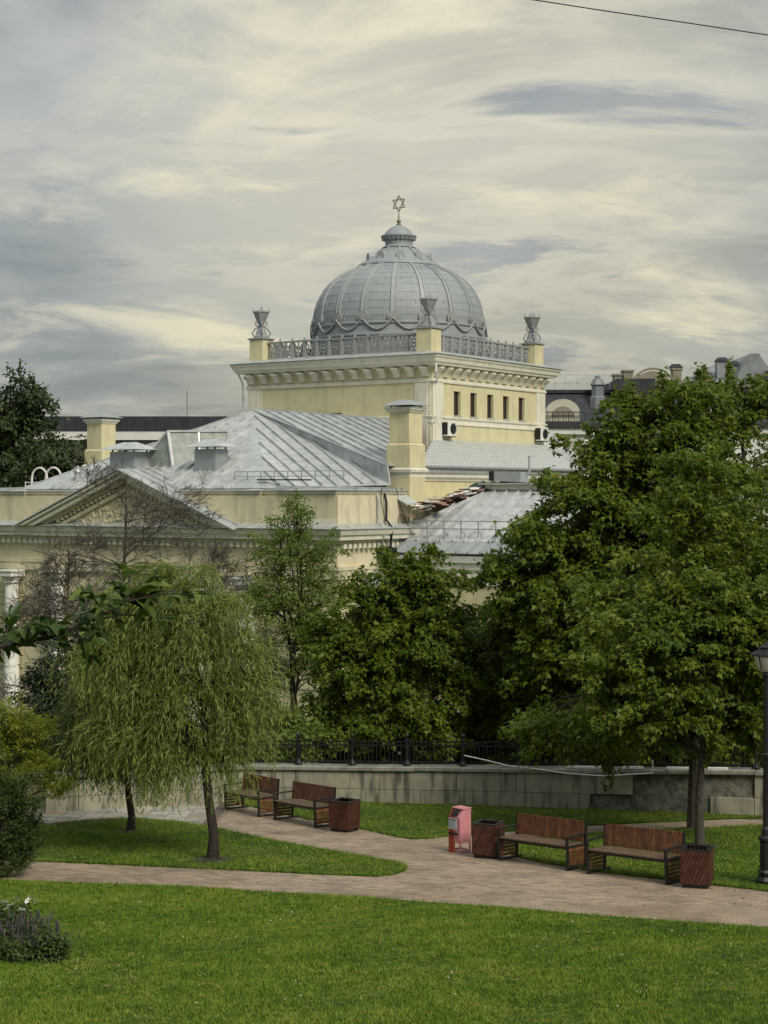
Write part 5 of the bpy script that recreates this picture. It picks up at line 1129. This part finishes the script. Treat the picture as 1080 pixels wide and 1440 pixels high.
for d, s_ in (((.9, 0, .25), 1.3), ((.2, -.3, .9), 1.2), ((-.3, 0, .9), 1.1), ((.8, -.3, -.2), 1.2), ((.5, .2, .6), 1.0)): put_leaf(tip, d, 3, s_)
tw = MB(no_)
for (x, z) in ((-1.66, 7.02), (-1.655, 6.93), (-1.66, 6.82)):
    tw.tube([(-3.2, 6.62, 6.9), (-2.3, 6.6, z - .05), (-1.58, 6.5, z)], [.012, .007, .002], 4)
    for i in range(7): put_leaf((x + rnd.gauss(0, .03), 6.5, z + rnd.gauss(0, .03)), (rnd.uniform(-.2, .8), rnd.gauss(0, .4), rnd.gauss(-.2, .5)), rnd.choice((0, 1, 3)), 1.1)
for z in (8.42, 7.71):
    tw.tube([(-3.15, 6.6, z - .1), (-2.2, 6.6, z + .05), (-1.545, 6.5, z)], [.012, .007, .002], 4); put_leaf((-1.52, 6.5, z), (-.1, 0, -.5), 0, .5); put_leaf((-1.545, 6.5, z), (.35, 0, -.1), 0, .55)
tw.build('twigs', M['bark'], nt_)

# ------------------------------------------------------------------ benches
def make_bench():
    t_ = thing('park_bench', 'x', 'bench', (0, 0, 0), 0, 'park benches along the brick path'); W = .88
    bk = (0, .42, .43); tp = Vector((0, .54, .84))
    for sx in (-1, 1):
        f = MB(); x = sx*W
        f.bar((x, 0, 0), (x, 0, .60), .045, .05); f.bar((x, .46, 0), (x, .545, .84), .045, .055); f.bar((x, -.03, .02), (x, .62, .02), .05, .04); f.bar((x, .02, .42), (x, .45, .42), .045, .04)
        f.bar((x, -.02, .60), (x, .50, .615), .055, .03)
        fr = f.build('end_frame', M['iron'], t_); bevel(fr, .004)
        for i in range(5):
            z = .075 + i*.068; MB().box(x - .013, x + .013, .028, .455, z, z + .052).build('side_slat', M['wood'], fr)
    st = MB(); st.bar((-W, .03, .40), (W, .03, .40), .03, .05); st.bar((-W, .43, .40), (W, .43, .40), .03, .05); st.bar((-W, .49, .48), (W, .49, .48), .03, .04); st.bar((-W, .535, .80), (W, .535, .80), .03, .04); st.build('rail', M['iron'], t_)
    for i in range(6):
        y = -.02 + i*.078; bevel(MB().box(-W + .03, W - .03, y, y + .07, .428, .456).build('seat_slat', M['seatwood'], t_), .004)
    n = 21
    for i in range(n):
        x = -W + .05 + (2*W - .1)*i/(n - 1); o = MB().bar((x, .462, .465), (x, .525, .845), .066, .022, (0, 1, 0)).build('back_slat', M['wood'], t_); bevel(o, .003)
    return t_
def sloped(x, y): return (x, y, gz(x, y) + .03)
b0 = make_bench()
specs = []
def pose(o, pL, pR, label):
    a, c = gpt(*pL), gpt(*pR); d = Vector((c[0] - a[0], c[1] - a[1])); m_ = ((a[0] + c[0])/2, (a[1] + c[1])/2); ang = math.atan2(d.y, d.x)
    o.location = sloped(*m_); o.rotation_euler = (0, math.atan(.07*math.sin(ang)), ang); o['label'] = label
b1, b2, b3 = copy_tree(b0), copy_tree(b0), copy_tree(b0)
pose(b0, (835, 1233), (931, 1246.5), 'brown slatted bench between the other bench and the right hand litter bin')
pose(b1, (706, 1213.5), (796, 1227), 'brown slatted bench just right of the middle litter bin, near the pink dispenser')
pose(b2, (384, 1155), (446, 1167), 'brown slatted bench beside the far litter bin, below the wall')
pose(b3, (313, 1140), (368, 1152), 'brown slatted bench half hidden behind the willow\'s hanging branches')
# litter bins
def make_bin():
    t_ = thing('litter_bin', 'x', 'litter bin', (0, 0, 0), 0, 'slatted litter bins beside the benches'); a0, a1, Hh = .238, .244, .655
    MB().hexa([(-a0 + .02, -a0 + .02, 0), (a0 - .02, -a0 + .02, 0), (a0 - .02, a0 - .02, 0), (-a0 + .02, a0 - .02, 0)], [(-a0 + .02, -a0 + .02, .07), (a0 - .02, -a0 + .02, .07), (a0 - .02, a0 - .02, .07), (-a0 + .02, a0 - .02, .07)]).build('plinth', M['iron'], t_)
    MB().hexa([(-a0 + .015, -a0 + .015, .071), (a0 - .015, -a0 + .015, .071), (a0 - .015, a0 - .015, .071), (-a0 + .015, a0 - .015, .071)], [(-a1 + .02, -a1 + .02, Hh - .06), (a1 - .02, -a1 + .02, Hh - .06), (a1 - .02, a1 - .02, Hh - .06), (-a1 + .02, a1 - .02, Hh - .06)]).build('liner', M['iron'], t_)
    rim = MB()
    for s in (-1, 1): rim.box(-a1, a1, s*a1 - (.06 if s > 0 else 0), s*a1 + (.06 if s < 0 else 0), Hh, Hh + .025); rim.box(s*a1 - (.06 if s > 0 else 0), s*a1 + (.06 if s < 0 else 0), -a1 + .0601, a1 - .0601, Hh, Hh + .025)
    rim.build('rim', M['iron'], t_)
    MB().box(-a1 + .06, a1 - .06, -a1 + .06, a1 - .06, Hh - .055, Hh - .05).build('opening', M['dark'], t_)
    for k in range(4):
        Q = [(-a0, .08), (a0, .08), (a1, Hh), (-a1, Hh)]; R = Matrix.Rotation(k*PI/2, 3, 'Z'); d = (.42, .9); th = math.atan2(d[0], d[1]); c, s = math.cos(th), math.sin(th)
        rot = [(x*c - z*s, x*s + z*c) for x, z in Q]; lo = min(p[0] for p in rot); hi = max(p[0] for p in rot); n = round((hi - lo)/.062); wd_ = (hi - lo)/n
        for i in range(n):
            cl_ = clip(rot, 0, lo + i*wd_ + .004, lo + (i + 1)*wd_ - .004)
            if not cl_: continue
            pts = [(x*c + z*s, -x*s + z*c) for x, z in cl_]; jt = rnd.uniform(0, .003)
            f = lambda x, z, o: R @ Vector((x, -(a0 + (a1 - a0)*(z - .08)/(Hh - .08)) - o, z))
            MB().hexa([f(x, z, -.008) for x, z in pts], [f(x, z, .010 + jt) for x, z in pts]).build('slat', M['binwood'], t_)
    return t_
n0 = make_bin(); n1, n2 = copy_tree(n0), copy_tree(n0)
for o, (px, py), rz_, lb in ((n0, (981, 1250), -.35, 'reddish brown slatted litter bin in front of the slim tree trunk at the right'), (n1, (687, 1208), -.42, 'reddish brown slatted litter bin next to the pink dispenser'), (n2, (484.5, 1171), -.55, 'reddish brown slatted litter bin at the end of the far bench')):
    x, y = gpt(px, py); o.location = sloped(x, y); o.rotation_euler = (0, 0, rz_); o['label'] = lb
# pink dispenser
x, y = gpt(647.5, 1200.5); ds = thing('bag_dispenser', 'pink and orange red dispenser box on legs with a paper notice, on the brick path', 'dispenser', sloped(x, y), -.86)
W, D_ = .155, .15
body = MB().hexa([(-W, -D_, .20), (-W, D_, .20), (-W, D_, .86), (-W, -D_ + .10, .86), (-W, -D_, .70)], [(W, -D_, .20), (W, D_, .20), (W, D_, .86), (W, -D_ + .10, .86), (W, -D_, .70)]).build('casing', M['pink'], ds); bevel(body, .008)
MB().box(-W - .012, -.03, -D_ - .012, -D_ + .03, .0, .70).build('corner_strip', M['red'], ds)
MB().hexa([(-W - .004, -D_ - .004, .705), (-.03, -D_ - .004, .705), (-.03, -D_ + .09, .855), (-W - .004, -D_ + .09, .855)], [(-W - .004, -D_ - .014, .705), (-.03, -D_ - .014, .705), (-.03, -D_ + .08, .862), (-W - .004, -D_ + .08, .862)]).build('hood_strip', M['red'], ds)
bevel(MB().box(-W - .01, W + .01, -D_ + .06, D_ + .012, .865, .885).build('lid', M['pink'], ds), .006)
MB().hexa([(-.10, -D_ + .010, .735), (.07, -D_ + .010, .735), (.07, -D_ + .075, .835), (-.10, -D_ + .075, .835)], [(-.10, -D_ - .015, .745), (.07, -D_ - .015, .745), (.07, -D_ + .052, .845), (-.10, -D_ + .052, .845)]).build('slot', M['dark'], ds)
MB().box(-.15, .10, -D_ - .035, -D_ - .014, .36, .40).build('handle', M['dark'], ds)
pp_ = MB().box(-.155, .075, -D_ - .022, -D_ - .016, .46, .685).build('notice', M['paper'], ds)
k = MB().box(-.135, -.095, -D_ - .0245, -D_ - .0222, .63, .665)
for i in range(2): k.box(-.08, .05, -D_ - .0245, -D_ - .0222, .632 + i*.02, .642 + i*.02)
k.build('printed_heading', M['ink'], pp_)
k = MB()
for i in range(7): k.box(-.135, .05 - .03*(i % 3), -D_ - .0245, -D_ - .0222, .485 + i*.019, .492 + i*.019)
k.build('printed_lines', M['inkb'], pp_)
for sx in (-1, 1):
    for sy in (-1, 1): MB().bar((sx*(W - .016), sy*(D_ - .016), 0), (sx*(W - .016), sy*(D_ - .016), .199), .028).build('leg', M['pink'], ds)
for s in (-1, 1):
    MB().bar((-W + .03, s*(D_ - .016), .035), (W - .03, s*(D_ - .016), .035), .026).build('foot_rail', M['pink'], ds); MB().bar((s*(W - .016), -D_ + .03, .035), (s*(W - .016), D_ - .03, .035), .026).build('foot_rail', M['pink'], ds)
# lamp post
x, y = gpt(1078, 1247); lp = thing('street_lamp', 'black park lamp post with frosted lantern at the right edge', 'lamp post', (x, y, gz(x, y) + .05))
MB().lathe([(.17, 0), (.17, .06), (.13, .12), (.135, .20), (.11, .24), (.105, .72), (.13, .75), (.13, .80), (.085, .84), (.075, .95), (.055, 1.0)], 8, (0, 0, 0), PI/8).build('base', M['dark'], lp)
MB().lathe([(.055, 1.0), (.05, 2.2), (.065, 2.22), (.065, 2.26), (.048, 2.28), (.042, 3.60), (.07, 3.63), (.07, 3.66), (.05, 3.70)], 12).build('pole', M['dark'], lp, True)
MB().lathe([(.10, 3.70), (.15, 3.74), (.225, 3.98), (.0, 3.981)], 16).build('lantern', M['bottle'], lp, True)
rb = MB()
for i in range(4): a = PI/4 + i*PI/2; rb.bar((.15*math.cos(a), .15*math.sin(a), 3.735), (.232*math.cos(a), .232*math.sin(a), 3.98), .012)
rb.build('lantern_frame', M['dark'], lp)
MB().lathe([(.25, 3.982), (.27, 4.0), (.25, 4.03), (.15, 4.075), (.13, 4.11), (.15, 4.13), (.06, 4.17), (.03, 4.21), (0, 4.23)], 20).build('cap', M['dark'], lp, True)
# soil rings at tree feet
for px, D, r in ((298, 32.7, .45), (182, 37, .4), (986, 34.6, .4), (976, 37.3, .4)):
    x0 = atx(px, D); n = 18; q = [(x0 + r*rnd.uniform(.75, 1.2)*math.cos(2*PI*i/n), D + r*rnd.uniform(.75, 1.2)*math.sin(2*PI*i/n)) for i in range(n)]
    e = MB().add([(x0, D, gz(x0, D) + .085)] + [(x, y, gz(x, y) + .058) for x, y in q], [(0, i + 1, (i + 1) % n + 1) for i in range(n)]).build('bare_earth', M['earth']); tag(e, kind='structure')
# overhead wire
wp = [(atx(px, 30), 30, atz(py, 30)) for px, py in ((300, -60), (740, 0), (850, 17), (960, 33), (1080, 51), (1500, 105))]
c = Vector(wp[2]); tag(MB((-c.x, -c.y, -c.z)).tube(wp, .011, 5).build('overhead_wire', M['dark'], None, False, c), 'thin dark overhead wire crossing the top right of the sky', 'wire')
